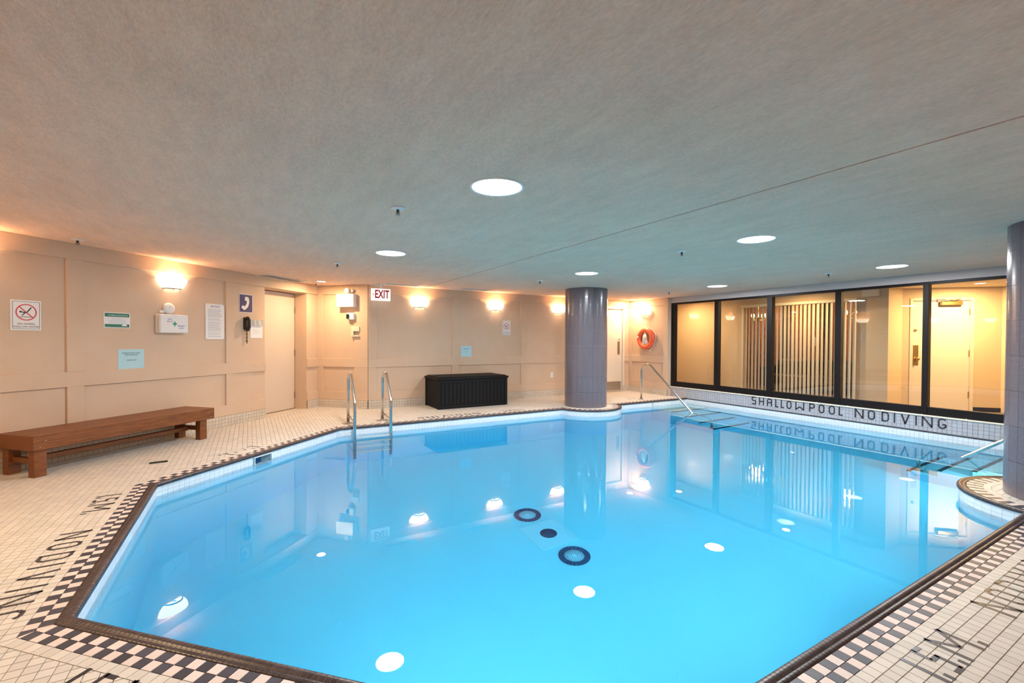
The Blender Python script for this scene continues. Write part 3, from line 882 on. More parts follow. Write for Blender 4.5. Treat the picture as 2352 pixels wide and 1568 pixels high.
    fi = [P(u0, vo-.004, z0), P(u1, vo-.004, z0), P(u1, vo-.004, z1), P(u0, vo-.004, z1)]
    s.add(fr+fi, [(i, (i+1) % 4, 4+(i+1) % 4, 4+i) for i in range(4)])
    sk = s.build('skimmer_throat', M['white'], pool)
    MB().add([P(u0, vo+.09, z0+.0), P(u1-.06, vo+.09, z0), P(u1-.06, vo+.09, z1), P(u0, vo+.09, z1)], [(0, 1, 2, 3)]).build('weir_flap', M['drain_blue'], sk)
    return pool, basin
RECV = []
POOL, BASIN = make_pool()

# water body: a closed solid whose sides and bottom lie just behind the basin shell, flat surface
def make_water():
    ol = [(x+(.02 if x > XR-.001 else 0), y) for x, y in outline(.022, 28)][::-1]; n = len(ol)
    import bmesh
    bm = bmesh.new()
    top = [bm.verts.new((x, y, ZW)) for x, y in ol]
    e = [bm.edges.new((top[i], top[(i+1) % n])) for i in range(n)]
    bmesh.ops.triangle_fill(bm, use_beauty=True, use_dissolve=False, edges=e)
    for f in bm.faces:
        if f.normal.z < 0: f.normal_flip()
    faces = list(bm.faces)
    bot = [bm.verts.new((x, y, ZB-.01)) for x, y in ol]
    bmap = dict(zip(top, bot))
    for f in faces: bm.faces.new([bmap[v] for v in reversed(f.verts)])
    for i in range(n): bm.faces.new((top[i], bot[i], bot[(i+1) % n], top[(i+1) % n]))
    bmesh.ops.recalc_face_normals(bm, faces=bm.faces)
    me = bpy.data.meshes.new('pool_water'); bm.to_mesh(me); bm.free(); me.materials.append(M['water'])
    o = link('pool_water', me); o['kind'] = 'stuff'; o['label'] = 'clear still blue water filling the indoor pool'; o['category'] = 'water'
    return o
WATER = make_water()

# ================================================================== COLUMNS
def make_column(c, label):
    t = thing('column', label, 'column', (c[0], c[1], 0), kind='thing')
    MB().lathe([(CR-.004, .0), (CR-.004, ZC)], 64).build('core', M['column_joint'], t)
    n = 26; hh = .2925; d_ = 2*pi/n; r1 = CR; r0 = CR-.006; z = 0; rows = []
    while z < ZC-.01:
        rows.append((z, min(z+hh, ZC))); z += hh
    meshes = {}
    for (z0, z1) in rows:
        H = round(z1-z0, 4)
        if H not in meshes:
            m = MB(); k = 3; g_ = .0018/r1
            an = [g_/2+(d_-g_)*i/k for i in range(k+1)]
            vs = [(r1*cos(a), r1*sin(a), .0012) for a in an]+[(r1*cos(a), r1*sin(a), H-.0012) for a in an]
            m.add(vs, [(i, i+1, k+2+i, k+1+i) for i in range(k)], smooth=True)
            vi = [(r0*cos(a), r0*sin(a), zz) for zz in (.0012, H-.0012) for a in (an[0], an[-1])]
            vo = [(r1*cos(a), r1*sin(a), zz) for zz in (.0012, H-.0012) for a in (an[0], an[-1])]
            m.add(vi+vo, [(0, 4, 6, 2), (5, 1, 3, 7), (0, 1, 5, 4), (2, 6, 7, 3)])
            meshes[H] = m.mesh('tile', M['column'])
        for k in range(n):
            link('tile', meshes[H], t, (0, 0, z0), k*d_)
    return t
make_column(C1, 'round mauve tiled column standing at the far edge of the pool')
make_column(C2, 'round mauve tiled column cut off by the photo edge, beside the near pool edge')

# ================================================================== LIGHTS
LIGHTS = []
def area_light(parent, size, W, col, z, loc=(0, 0), caustic=True, spread=180):
    ld = bpy.data.lights.new('lamp', 'AREA'); ld.shape = 'DISK'; ld.size = size; ld.energy = W; ld.color = col
    ld.spread = radians(spread)
    lo = bpy.data.objects.new('lamp', ld); COL.objects.link(lo); lo.parent = parent; lo.location = (*loc, z)
    LIGHTS.append(lo); return lo
def downlight(x, y, label):
    t = thing('ceiling_light', label, 'light', (x, y, ZC), group=None)
    MB().lathe([(.178, 0), (.176, -.006), (.166, -.008), (.160, -.003)], 40).build('trim_ring', M['white'], t)
    MB().lathe([(.162, -.003), (.12, -.0045), (0, -.005)], 40).build('lens', M['down'], t)
    area_light(t, .31, DOWN_W, DOWN_C, -.010)
    return t
for (x, y, l) in (
    (1.39, 2.60, 'large round white recessed ceiling light nearest the camera'),
    (1.41, 5.22, 'round recessed ceiling light over the ladder end of the pool'),
    (4.32, 5.25, 'round recessed ceiling light just in front of the far column'),
    (4.26, 2.62, 'large round recessed ceiling light right of the ceiling joint, second largest in view'),
    (7.30, 2.64, 'round recessed ceiling light nearest the window wall'),
    (7.32, 5.22, 'small round recessed ceiling light above the far end of the windows')):
    downlight(x, y, l)
def potlight(x, y, label, W=POT_W, col=POT_C, r=.07):
    t = thing('pot_light', label, 'light', (x, y, ZC))
    MB().lathe([(r+.018, 0), (r+.016, -.005), (r+.004, -.006), (r, -.002)], 28).build('trim_ring', M['white'], t)
    MB().lathe([(r, -.002), (0, -.004)], 28).build('lens', M['pot'], t)
    area_light(t, 2*r*.9, W, col, -.008)
    return t
potlight(1.075, 8.43, 'small warm pot light in the ceiling by the left door')
potlight(8.10, 8.12, 'small warm pot light in the ceiling by the far door', W=12)

potlight(-1.9, 3.5, 'added unseen warm pot light over the left deck', W=17)  # out-of-view lamp added to brighten the left deck
def bowl(hw=.19, dp=.125, h=.125, seg=28):
    """half bowl wall shade, open on top"""
    m = MB(); rows = 7; vs = []
    for i in range(rows):
        t = i/(rows-1); s = .58+.42*sin(t*pi/2)**.8; z = -h+h*t
        for k in range(seg+1):
            a = pi+pi*k/seg
            vs.append((hw*s*cos(a), dp*s*sin(a)-.004, z))
    fs = [(i*(seg+1)+k, i*(seg+1)+k+1, (i+1)*(seg+1)+k+1, (i+1)*(seg+1)+k) for i in range(rows-1) for k in range(seg)]
    m.add(vs, fs, smooth=True)
    c = len(m.v)-len(vs); m.add([vs[k] for k in range(seg+1)], [tuple(range(seg, -1, -1))])
    return m
SC_MESH = bowl().mesh('shade', M['sconce'])
def sconce(loc, rotz, label, group=None, W=SCONCE_W):
    t = thing('wall_sconce', label, 'wall lamp', loc, rotz, group)
    link('shade', SC_MESH, t)
    b = MB().lathe([(.062, 0), (.062, .012), (.050, .022), (.0, .024)], 24, (0, 0, -.065), 'y')
    b.build('wall_plate', M['steel_dull'], t)
    a = MB(); a.lathe([(.10, -.135), (.115, -.128), (.115, -.122)], 24, (0, 0, 0), 'z', pi, 2*pi)
    a.tube([(0, -.01, -.085), (0, -.03, -.12), (0, -.05, -.131)], .010, 8)
    a.build('bracket', M['steel_dull'], t)
    ld = bpy.data.lights.new('lamp', 'POINT'); ld.energy = W; ld.color = SCONCE_C; ld.shadow_soft_size = .03
    lo = bpy.data.objects.new('lamp', ld); COL.objects.link(lo); lo.parent = t; lo.location = (0, -.095, -.070)
    LIGHTS.append(lo)
    return t
SZ = 2.035
sconce(on_left(4.50, SZ), R_LEFT, 'glowing half-bowl wall lamp above the first aid kit')
sconce(on_left(2.58, SZ), R_LEFT, 'half-bowl wall lamp outside the frame over the bench')
sconce(on_left(1.00, SZ), R_LEFT, 'half-bowl wall lamp near the end of the left wall')
sconce(on_back(2.84, 2.02), R_BACK, 'glowing half-bowl wall lamp beside the exit sign')
sconce(on_back(4.50, 2.02), R_BACK, 'glowing half-bowl wall lamp above the small no diving sign')
sconce(on_back(6.13, 2.02), R_BACK, 'glowing half-bowl wall lamp partly hidden by the far column')
sconce(on_ring(7.92, 2.02), R_RIGHT, 'glowing half-bowl wall lamp above the life ring')
for i, x in enumerate((1.2, 4.4)):  # two added lamps behind the camera, warm fill for the near ceiling
    sconce((x, YN, SZ), pi, 'added half-bowl fill lamp on the unseen near wall, %s one' % ('bench side' if i == 0 else 'window side'))

# ================================================================== CEILING FITTINGS
def sprinkler_proto():
    t = thing('sprinkler', 'x', 'sprinkler')
    MB().lathe([(.052, 0), (.050, -.008), (.030, -.014), (.012, -.015)], 20).build('escutcheon', M['white'], t)
    m = MB(); m.lathe([(.011, -.012), (.011, -.030), (.008, -.034), (.008, -.040)], 12)
    m.tube([(-.012, 0, -.034), (-.014, 0, -.045), (-.004, 0, -.056)], .0025, 6); m.tube([(.012, 0, -.034), (.014, 0, -.045), (.004, 0, -.056)], .0025, 6)
    m.lathe([(.003, -.040), (.003, -.056)], 8)
    m.build('body', M['black'], t)
    MB().lathe([(.017, -.058), (.017, -.056), (.0, -.055)], 14).build('deflector', M['steel_dull'], t)
    return t
SPR = [(-1.5, 6.16, 'sprinkler head in the ceiling above the wooden bench'),
       (.969, 3.394, 'largest sprinkler head, between the two left ceiling lights'),
       (.996, 6.279, 'sprinkler head above the pool ladder corner'),
       (4.127, 3.385, 'sprinkler head left of the second largest ceiling light'),
       (4.193, 6.304, 'sprinkler head just left of the far column'),
       (7.379, 6.353, 'small sprinkler head near the life ring wall'),
       (7.259, 3.373, 'sprinkler head near the header over the windows'),
       (1.02, 8.70, 'sprinkler head beside the pot light by the left door')]
p_ = sprinkler_proto()
for i, (x, y, l) in enumerate(SPR):
    s_ = p_ if i == 0 else copy_tree(p_)
    s_.location = (x, y, ZC); s_['label'] = l
def vent(cx, cy, rot, lx, ly, label, nl):
    t = thing('ceiling_vent', label, 'vent', (cx, cy, ZC), rot)
    f = MB(); w_ = .022
    f.cbox(-lx/2, lx/2, -ly/2, -ly/2+w_, -.010, 0, .003); f.cbox(-lx/2, lx/2, ly/2-w_, ly/2, -.010, 0, .003)
    f.cbox(-lx/2, -lx/2+w_, -ly/2+w_, ly/2-w_, -.010, 0, .003); f.cbox(lx/2-w_, lx/2, -ly/2+w_, ly/2-w_, -.010, 0, .003)
    f.build('frame', M['white'], t)
    MB().box(-lx/2+w_, lx/2-w_, -ly/2+w_, ly/2-w_, -.002, 0).build('backing', M['ink_grey'], t)
    for k in range(nl):
        y = -ly/2+w_+(ly-2*w_)*(k+.5)/nl
        MB().add([(-lx/2+w_, y-.006, -.009), (lx/2-w_, y-.006, -.009), (lx/2-w_, y+.004, -.002), (-lx/2+w_, y+.004, -.002)], [(0, 3, 2, 1), (0, 1, 2, 3)]).build('louver', M['white'], t)
vent(.47, 8.33, R_LEFT, .85, .30, 'white louvred air vent in the ceiling by the left door', 9)
vent(2.40, 8.15, 0, .62, .16, 'slim white ceiling vent beside the exit sign', 4)
vent(3.86, 8.10, 0, .62, .16, 'slim white ceiling vent above the black deck box', 4)
def smoke(x, y, label):
    t = thing('smoke_detector', label, 'smoke detector', (x, y, ZC))
    MB().lathe([(.062, 0), (.062, -.010), (.050, -.024), (.046, -.034), (.0, -.038)], 28).build('body', M['white'], t)
    m = MB()
    for k in range(10):
        a = 2*pi*k/10; m.box(.0, .0, 0, 0, 0, 0) if False else m.prism([(.0545*cos(a-.2), .0545*sin(a-.2)), (.0545*cos(a+.2), .0545*sin(a+.2)), (.047*cos(a+.2), .047*sin(a+.2)), (.047*cos(a-.2), .047*sin(a-.2))], -.030, -.0225)
    m.build('sensor_slots', M['ink_grey'], t)
smoke(1.99, 8.26, 'white smoke detector on the ceiling above the exit sign')
smoke(7.42, 8.30, 'white smoke detector on the ceiling right of the far column')

# ================================================================== FLAT PRINT helpers
FONT = None
def text_obj(parent, s, x, z, size, material, y=-.006, align='CENTER', sx=1.0, bold=0.0, name='lettering', ext=.0006, rx=pi/2):
    cu = bpy.data.curves.new(name, 'FONT'); cu.body = s; cu.size = size; cu.align_x = align; cu.align_y = 'CENTER'
    cu.extrude = ext; cu.offset = bold; cu.space_line = 1.15; cu.resolution_u = 2
    o = bpy.data.objects.new(name, cu); COL.objects.link(o); o.parent = parent; o.location = (x, y, z); o.rotation_euler = (rx, 0, 0); o.scale = (sx, 1, 1)
    cu.materials.append(material)
    me = bpy.data.meshes.new_from_object(o); me.name = name
    mo = bpy.data.objects.new(name, me); COL.objects.link(mo); mo.parent = parent; mo.location = o.location; mo.rotation_euler = o.rotation_euler; mo.scale = o.scale
    bpy.data.objects.remove(o); bpy.data.curves.remove(cu); return mo
def ring2d(m, cx, cz, r0, r1, y0, y1, seg=36, sx=1):
    for k in range(seg):
        a, b = 2*pi*k/seg, 2*pi*(k+1)/seg
        m.slab([(cx+sx*r0*cos(a), cz+r0*sin(a)), (cx+sx*r1*cos(a), cz+r1*sin(a)), (cx+sx*r1*cos(b), cz+r1*sin(b)), (cx+sx*r0*cos(b), cz+r0*sin(b))], y0, y1)
def bar2d(m, x0, z0, x1, z1, w_, y0, y1):
    e = Vector((x1-x0, z1-z0)).normalized(); n = Vector((-e.y, e.x))*w_/2
    m.slab([(x0-n.x, z0-n.y), (x1-n.x, z1-n.y), (x1+n.x, z1+n.y), (x0+n.x, z0+n.y)], y0, y1)

# ---- no diving signs
def no_diving(loc, rot, W_, H_, label, small=False):
    t = thing('no_diving_sign', label, 'sign', loc, rot)
    MB().cbox(-W_/2, W_/2, -.006, 0, -H_/2, H_/2, .003).build('board', M['white'], t)
    k = W_/.24; b = MB(); i_ = .016*k; lw = .003*k
    for (a0, c0, a1, c1) in ((-W_/2+i_, H_/2-i_, W_/2-i_, H_/2-i_), (-W_/2+i_, -H_/2+i_, W_/2-i_, -H_/2+i_), (-W_/2+i_, -H_/2+i_, -W_/2+i_, H_/2-i_), (W_/2-i_, -H_/2+i_, W_/2-i_, H_/2-i_)):
        bar2d(b, a0, c0, a1, c1, lw, -.0068, -.0055)
    b.build('border_line', M['ink'], t)
    cz = H_*.10; g = MB()
    bar2d(g, -.032*k, cz+.000, .010*k, cz-.004*k, .011*k, -.0068, -.0055)
    bar2d(g, .002*k, cz-.006*k, .040*k, cz+.050*k, .010*k, -.0068, -.0055)
    bar2d(g, -.004*k, cz-.002*k, -.034*k, cz-.034*k, .008*k, -.0068, -.0055)
    g.slab([(-.043*k+.010*k*cos(q*pi/6), cz+.004*k+.010*k*sin(q*pi/6)) for q in range(12)], -.0068, -.0055)
    for j in range(7): bar2d(g, (-.05+.0125*j)*k, cz-(.046+.002*(j % 2))*k, (-.0375+.0125*j)*k, cz-(.046+.002*((j+1) % 2))*k, .005*k, -.0068, -.0055)
    g.build('diver_symbol', M['ink'], t)
    r = MB(); ring2d(r, 0, cz, .073*k, .082*k, -.0078, -.0055)
    bar2d(r, -.053*k, cz+.053*k, .053*k, cz-.053*k, .009*k, -.0078, -.0055)
    r.build('prohibition_ring', M['red'], t)
    text_obj(t, 'NO DIVING', 0, -H_/2+.062*k*(H_/W_/1.22), .026*k, M['ink'], -.0062)
    text_obj(t, 'SHALLOW WATER', 0, -H_/2+.035*k*(H_/W_/1.22), .024*k, M['ink'], -.0062)
    return t
no_diving(on_left(3.055, 1.492), R_LEFT, .235, .295, 'square no diving shallow water sign on the left wall, above the bench')
no_diving(on_back(4.775, 1.532), R_BACK, .205, .315, 'small upright no diving sign on the far wall, below the middle lamp')

# ---- certificate
t = thing('certificate', 'white certificate with green bands on the left wall', 'sign', on_left(3.865, 1.478), R_LEFT)
MB().cbox(-.138, .138, -.004, 0, -.088, .088, .0015).build('sheet', M['paper'], t)
m = MB(); m.box(-.128, .128, -.0048, -.0035, .038, .080); m.build('top_band', M['green'], t)
MB().box(-.128, .128, -.0048, -.0035, -.080, -.045).build('bottom_band', M['green'], t)
text_obj(t, 'Certificate of Inspection', .01, .057, .021, M['paper'], -.0050)
b = MB()
for z, w_ in ((.022, .11), (.010, .06), (-.004, .10), (-.018, .08), (-.030, .10)): bar2d(b, -w_, z, w_, z, .0035, -.0046, -.0035)
b.build('text_lines', M['ink_grey'], t)
MB().slab([(.075+.03*cos(a*pi/8), -.066+.022*sin(a*pi/8)) for a in range(9)], -.0058, -.0045).build('emblem', M['paper'], t)

# ---- blue notices
def blue_notice(loc, rot, W_, H_, label):
    t = thing('notice_sheet', label, 'notice', loc, rot)
    MB().cbox(-W_/2, W_/2, -.003, 0, -H_/2, H_/2, .001).build('sheet', M['paper_blue'], t)
    k = W_/.29
    text_obj(t, 'PLEASE DO NOT PLACE\nTAPE WINDOWS', 0, .062*k, .019*k, M['ink'], -.0032)
    text_obj(t, 'THANK YOU', 0, -.012*k, .019*k, M['ink'], -.0032)
    return t
n1 = blue_notice(on_left(4.015, 1.025), R_LEFT, .29, .235, 'pale blue typed notice on the left wall behind the bench')
n1.rotation_euler = (0, 0, R_LEFT)
blue_notice(on_back(3.83, 1.037), R_BACK, .235, .215, 'small pale blue notice on the far wall above the black deck box')

# ---- first aid kit
t = thing('first_aid_kit', 'white plastic first aid kit with green cross on the left wall', 'first aid kit', on_left(4.475, 1.458), R_LEFT)
MB().cbox(-.185, .185, -.035, 0, -.118, .118, .008).build('back_shell', M['white'], t)
MB().cbox(-.185, .185, -.090, -.037, -.118, .118, .012).build('lid', M['white'], t)
m = MB(); m.slab([(-.008, -.028), (.008, -.028), (.008, -.008), (.028, -.008), (.028, .008), (.008, .008), (.008, .028), (-.008, .028), (-.008, .008), (-.028, .008), (-.028, -.008), (-.008, -.008)], -.0915, -.0895)
m.build('green_cross', mat('cross green', (.0, .28, .14), .5), t)
text_obj(t, 'FIRST\nAID KIT', -.062, .042, .024, M['ink_blue'], -.0905)
text_obj(t, 'PREMIERS\nSOINS', .085, -.040, .024, M['ink_blue'], -.0905, sx=1.0)
m = MB(); m.box(-.03, .03, -.096, -.088, .10, .122); m.build('latch', M['white'], t)

t = thing('alarm_bell', 'white oval sounder on the left wall above the first aid kit', 'alarm', on_left(4.455, 1.653), R_LEFT)
MB().lathe([(.075, 0), (.075, .018), (.066, .034), (.04, .046), (0, .050)], 28, (0, 0, 0), 'y').build('body', M['white'], t)
m = MB()
for k in range(5):
    a = pi*k/4; m.slab([(.022*cos(a)+.004*cos(q), .006+.022*sin(a)+.004*sin(q)) for q in (0, 1.57, 3.14, 4.71)], -.0500, -.046)
m.build('sound_holes', M['ink_grey'], t)
m = MB(); m.cbox(-.12, -.07, -.03, 0, -.06, -.03, .003); m.build('terminal_box', M['white'], t)

# ---- long notice board
t = thing('rules_board', 'tall white rules notice beside the first aid kit', 'sign', on_left(5.125, 1.512), R_LEFT)
MB().cbox(-.150, .150, -.010, -.002, -.250, .250, .003).build('board', M['white'], t)
text_obj(t, 'NOTICE', 0, .212, .040, M['ink_blue'], -.0105)
b = MB(); z = .172
while z > -.225:
    w_ = random.uniform(.085, .115); bar2d(b, -.115, z, -.115+2*w_, z, .0045, -.0108, -.0095); z -= random.choice((.012, .012, .012, .022))
b.build('text_lines', M['ink_grey'], t)
for x in (-.138, .138):
    for z in (-.238, .238):
        MB().lathe([(.005, 0), (.005, .003), (0, .004)], 8, (x, -.010, z), 'y').build('screw', M['steel_dull'], t)

# ---- phone sign, phone, paper
t = thing('phone_sign', 'dark blue sign with a white telephone handset symbol', 'sign', on_left(5.66, 1.813), R_LEFT)
MB().cbox(-.128, .128, -.005, 0, -.142, .142, .002).build('board', M['white'], t)
MB().box(-.118, .118, -.0058, -.004, -.132, .132).build('blue_field', M['navy'], t)
m = MB()
hs = [(-.020, .095), (.012, .103), (.045, .088), (.058, .05), (.055, .0), (.035, -.050), (.0, -.085), (-.035, -.103), (-.085, -.068), (-.058, -.032), (-.025, -.048), (.004, -.022), (.012, .018), (.010, .042), (-.022, .046)]
# build as fan of quads along the handset
outer = hs[:8]; inner = hs[8:][::-1]
m.slab([(-.020, .098), (.015, .104), (.048, .090), (.012, .038), (-.022, .044)], -.0068, -.0055)
m.slab([(.048, .090), (.060, .045), (.056, .0), (.014, .010), (.012, .038)], -.0068, -.0055)
m.slab([(.056, .0), (.036, -.052), (.0, -.018), (.014, .010)], -.0068, -.0055)
m.slab([(.036, -.052), (-.002, -.088), (-.028, -.050), (.0, -.018)], -.0068, -.0055)
m.slab([(-.002, -.088), (-.036, -.105), (-.088, -.066), (-.060, -.030), (-.028, -.050)], -.0068, -.0055)
m.build('handset_symbol', M['white'], t)
t = thing('wall_telephone', 'black wall telephone hanging below the blue phone sign', 'telephone', on_left(5.655, 1.50), R_LEFT)
MB().cbox(-.045, .045, -.045, 0, -.09, .10, .008).build('base', M['black'], t)
m = MB(); m.tube(fillet([(-.012, -.055, .09), (-.012, -.085, .06), (-.012, -.085, -.06), (-.012, -.055, -.09)], .03, 5), .019, 10)
m.lathe([(.028, 0), (.028, .022), (.018, .03), (0, .03)], 14, (-.012, -.045, .085), 'y'); m.lathe([(.028, 0), (.028, .022), (.018, .03), (0, .03)], 14, (-.012, -.045, -.085), 'y')
m.build('handset', M['black'], t)
m = MB(); m.cbox(.018, .055, -.050, -.044, -.02, .055, .003); m.build('keypad', M['ivory'], t)
m = MB(); pts = []
for k in range(120):
    a = k*.9; z = -.09-.21*k/119; rr = .008*(1+.5*sin(k*.21)); pts.append((.004+rr*cos(a), -.022+rr*sin(a), z))
m.tube(pts, .0032, 5); m.build('cord', M['black'], t)
t = thing('folded_paper_notice', 'white paper sheet folded over and taped beside the telephone', 'notice', on_left(5.86, 1.428), R_LEFT)
MB().box(-.115, .120, -.004, -.001, -.145, .10).build('sheet', M['paper'], t)
m = MB(); n_ = 10
for k in range(n_):
    x0, x1 = -.122+.252*k/n_, -.122+.252*(k+1)/n_; w0, w1 = .006*sin(k*1.7), .006*sin((k+1)*1.7)
    m.add([(x0, -.006+w0*.5, .14), (x1, -.006+w1*.5, .14), (x1, -.020+w1, .05), (x0, -.020+w0, .05)], [(0, 1, 2, 3), (0, 3, 2, 1)])
    m.add([(x0, -.006+w0*.5, .14), (x1, -.006+w1*.5, .14), (x1, -.002, .10), (x0, -.002, .10)], [(0, 1, 2, 3)])
m.build('folded_flap', M['paper'], t)
b = MB()
for z in (.02, -.015, -.04, -.065): bar2d(b, -.06, z, .075, z, .004, -.0048, -.0035)
b.build('text_lines', M['ink_grey'], t)

# ---- things on the angled wall by the left door
t = thing('emergency_light', 'white emergency light unit high on the angled wall', 'emergency light', on_e(5.08, 1.985), R_E)
MB().cbox(-.165, .195, -.125, 0, -.125, .115, .006).build('battery_box', M['white'], t)
MB().cbox(-.176, -.160, -.06, -.02, -.02, .075, .003).build('side_cover', M['white'], t)
h = MB(); h.lathe([(.012, .0), (.012, .05)], 10, (.09, -.06, .115)); h.build('lamp_stem', M['white'], t)
h = MB(); h.lathe([(.020, -.03), (.045, .0), (.047, .03), (.040, .034), (0, .030)], 20, (.055, -.095, .175), 'y'); h.build('lamp_head', M['white'], t)
h = MB(); h.lathe([(.018, -.03), (.030, .0), (.031, .02), (0, .02)], 16, (.125, -.06, .175), 'y'); h.build('lamp_head', M['white'], t)
m = MB(); bar2d(m, -.135, .01, -.075, .01, .006, -.1258, -.124); m.build('faint_print', M['ink_grey'], t)
t = thing('motion_sensor', 'small white sensor box with a black lens below the emergency light', 'sensor', on_e(4.99, 1.692), R_E)
MB().cbox(-.075, .075, -.075, 0, -.062, .062, .006).build('housing', M['white'], t)
MB().cbox(-.068, -.012, -.100, -.074, -.045, .04, .010).build('lens', M['black'], t)
t = thing('thermometer', 'small tilted white digital thermometer above the ivory wall device', 'thermometer', on_e(4.84, 1.585), R_E)
c = MB().cbox(-.032, .032, -.018, 0, -.05, .05, .004).build('case', M['white'], t); c.rotation_euler = (0, radians(14), 0)
c2 = MB().box(-.016, .018, -.0195, -.017, -.012, .030).build('display', M['ink'], t); c2.rotation_euler = (0, radians(14), 0)
t = thing('intercom_box', 'ivory wall device with a dark slot under the small thermometer', 'wall device', on_e(4.905, 1.405), R_E)
MB().cbox(-.085, .085, -.045, 0, .012, .10, .004).build('upper_shell', M['ivory'], t)
MB().cbox(-.085, -.035, -.045, 0, -.062, .012, .004).build('side_shell', M['ivory'], t)
MB().cbox(-.035, .075, -.022, 0, -.058, .012, .004).build('slot', M['steel_dull'], t)
MB().cbox(-.085, .085, -.055, 0, -.085, -.066, .003).build('shelf', M['ivory'], t)

# ---- exit sign
t = thing('exit_sign', 'white exit sign with red letters hanging near the far corner', 'exit sign', (2.07, YB-.12, 2.085), 0)
MB().cbox(-.172, .172, -.02, .02, -.108, .108, .006).build('case', M['exit'], t)
text_obj(t, 'EXIT', .018, .002, .205, M['red'], -.0215, sx=.62, bold=.006)
MB().slab([(-.152, 0), (-.132, .025), (-.132, -.025)], -.0225, -.019).build('arrow', M['red'], t)
MB().lathe([(.012, .108), (.012, ZC-2.085-.01), (.05, ZC-2.085-.008), (.05, ZC-2.085)], 14).build('stem', M['white'], t)

# ---- power outlet
t = thing('power_outlet', 'small white wall outlet low on the far wall left of the column', 'outlet', on_back(5.965, .478), R_BACK)
MB().cbox(-.035, .035, -.006, 0, -.057, .057, .003).build('cover_plate', M['white'], t)
m = MB()
for z in (-.025, .025):
    m.box(-.010, -.006, -.0068, -.005, z-.006, z+.008); m.box(.006, .010, -.0068, -.005, z-.006, z+.008)
m.build('sockets', M['ink'], t)

# ---- life ring
def make_ring():
    t = thing('life_ring', 'orange life ring hanging on the wall beside the windows', 'life ring', on_ring(7.83, 1.325, .0), R_RIGHT)
    R_, r_ = .205, .064; path = [(R_*cos(2*pi*k/48), -.072, R_*sin(2*pi*k/48)) for k in range(48)]
    MB().tube(path, r_, 16, closed=True).build('ring_body', M['orange'], t)
    m = MB()
    for a in (pi*.95,):
        m.lathe([(.024, 0), (.024, .006), (0, .008)], 14, (R_*cos(a), -.134, R_*sin(a)), 'y')
    m.build('badge', M['white'], t)
    pts = []
    for k in range(65):
        a = 2*pi*k/64; rr = R_+.075+.012*sin(a*4); pts.append((rr*cos(a), -.045, rr*sin(a)))
    MB().tube(pts[:-1], .006, 6, closed=True).build('grab_rope', M['rope'], t)
    m = MB()
    for k in range(7):
        x = -.055+.018*k; w_ = .01*sin(k*2.1)
        m.tube(fillet([(x*.35, -.10, .15), (x, -.115-.008*(k % 2), .03), (x*1.3+w_, -.11, -.12), (x*1.3+w_+.012, -.10, -.14), (x+.016, -.10, -.05)], .03, 4), .008, 6)
    m.build('throw_rope', M['rope'], t)
    m = MB(); m.tube(fillet([(0, 0, .285), (0, -.05, .285), (0, -.06, .25)], .01, 3), .005, 6); m.build('hook', M['steel'], t)
    m = MB(); m.tube(fillet([(.10, -.05, -.22), (.13, -.03, -.29), (.10, -.02, -.33), (.075, -.03, -.30), (.09, -.03, -.27)], .02, 4), .0045, 6); m.build('rope_end', M['rope'], t)
make_ring()

# ---- bench
def make_bench():
    t = thing('bench', 'long low reddish brown wooden bench along the left wall', 'bench', (*on_left(2.814)[:2], 0), R_LEFT)
    # local x = along the wall from the left end, local y: 0 at the wall, negative into the room
    L = 1.826; f_, b_ = -.535, -.055; zt, zb = .382, .248
    for i in range(3):
        y0 = f_+.028+(b_-f_-.056)*i/3+.002; y1 = f_+.028+(b_-f_-.056)*(i+1)/3-.002
        MB().cbox(.028, L-.028, y0, y1, zt-.03, zt-.001, .003).build('seat_plank', M['wood'], t)
    MB().cbox(0, L, f_, f_+.028, zb, zt, .003).build('apron', M['wood'], t)
    MB().cbox(0, L, b_-.028, b_, zb, zt, .003).build('apron', M['wood'], t)
    MB().cbox(0, .028, f_+.028, b_-.028, zb, zt, .003).build('end_board', M['wood'], t)
    MB().cbox(L-.028, L, f_+.028, b_-.028, zb, zt, .003).build('end_board', M['wood'], t)
    for x in (.02, L-.175):
        for y in (f_+.030, b_-.105):
            MB().cbox(x, x+.095, y, y+.075, 0, zt-.032, .003).build('leg', M['wood'], t)
        MB().cbox(x+.025, x+.07, f_+.105, b_-.105, .115, .165, .003).build('cross_rail', M['wood'], t)
    MB().cbox(.115, L-.175, -.315, -.270, .112, .160, .003).build('stretcher', M['wood'], t)
    m = MB()
    for (x, z) in ((L-.05, .275), (L-.09, .33), (.05, .275), (.09, .33)):
        m.lathe([(.006, 0), (.006, .001), (0, .0015)], 8, (x, f_, z), 'y')
    m.build('screws', M['steel_dull'], t)
make_bench()

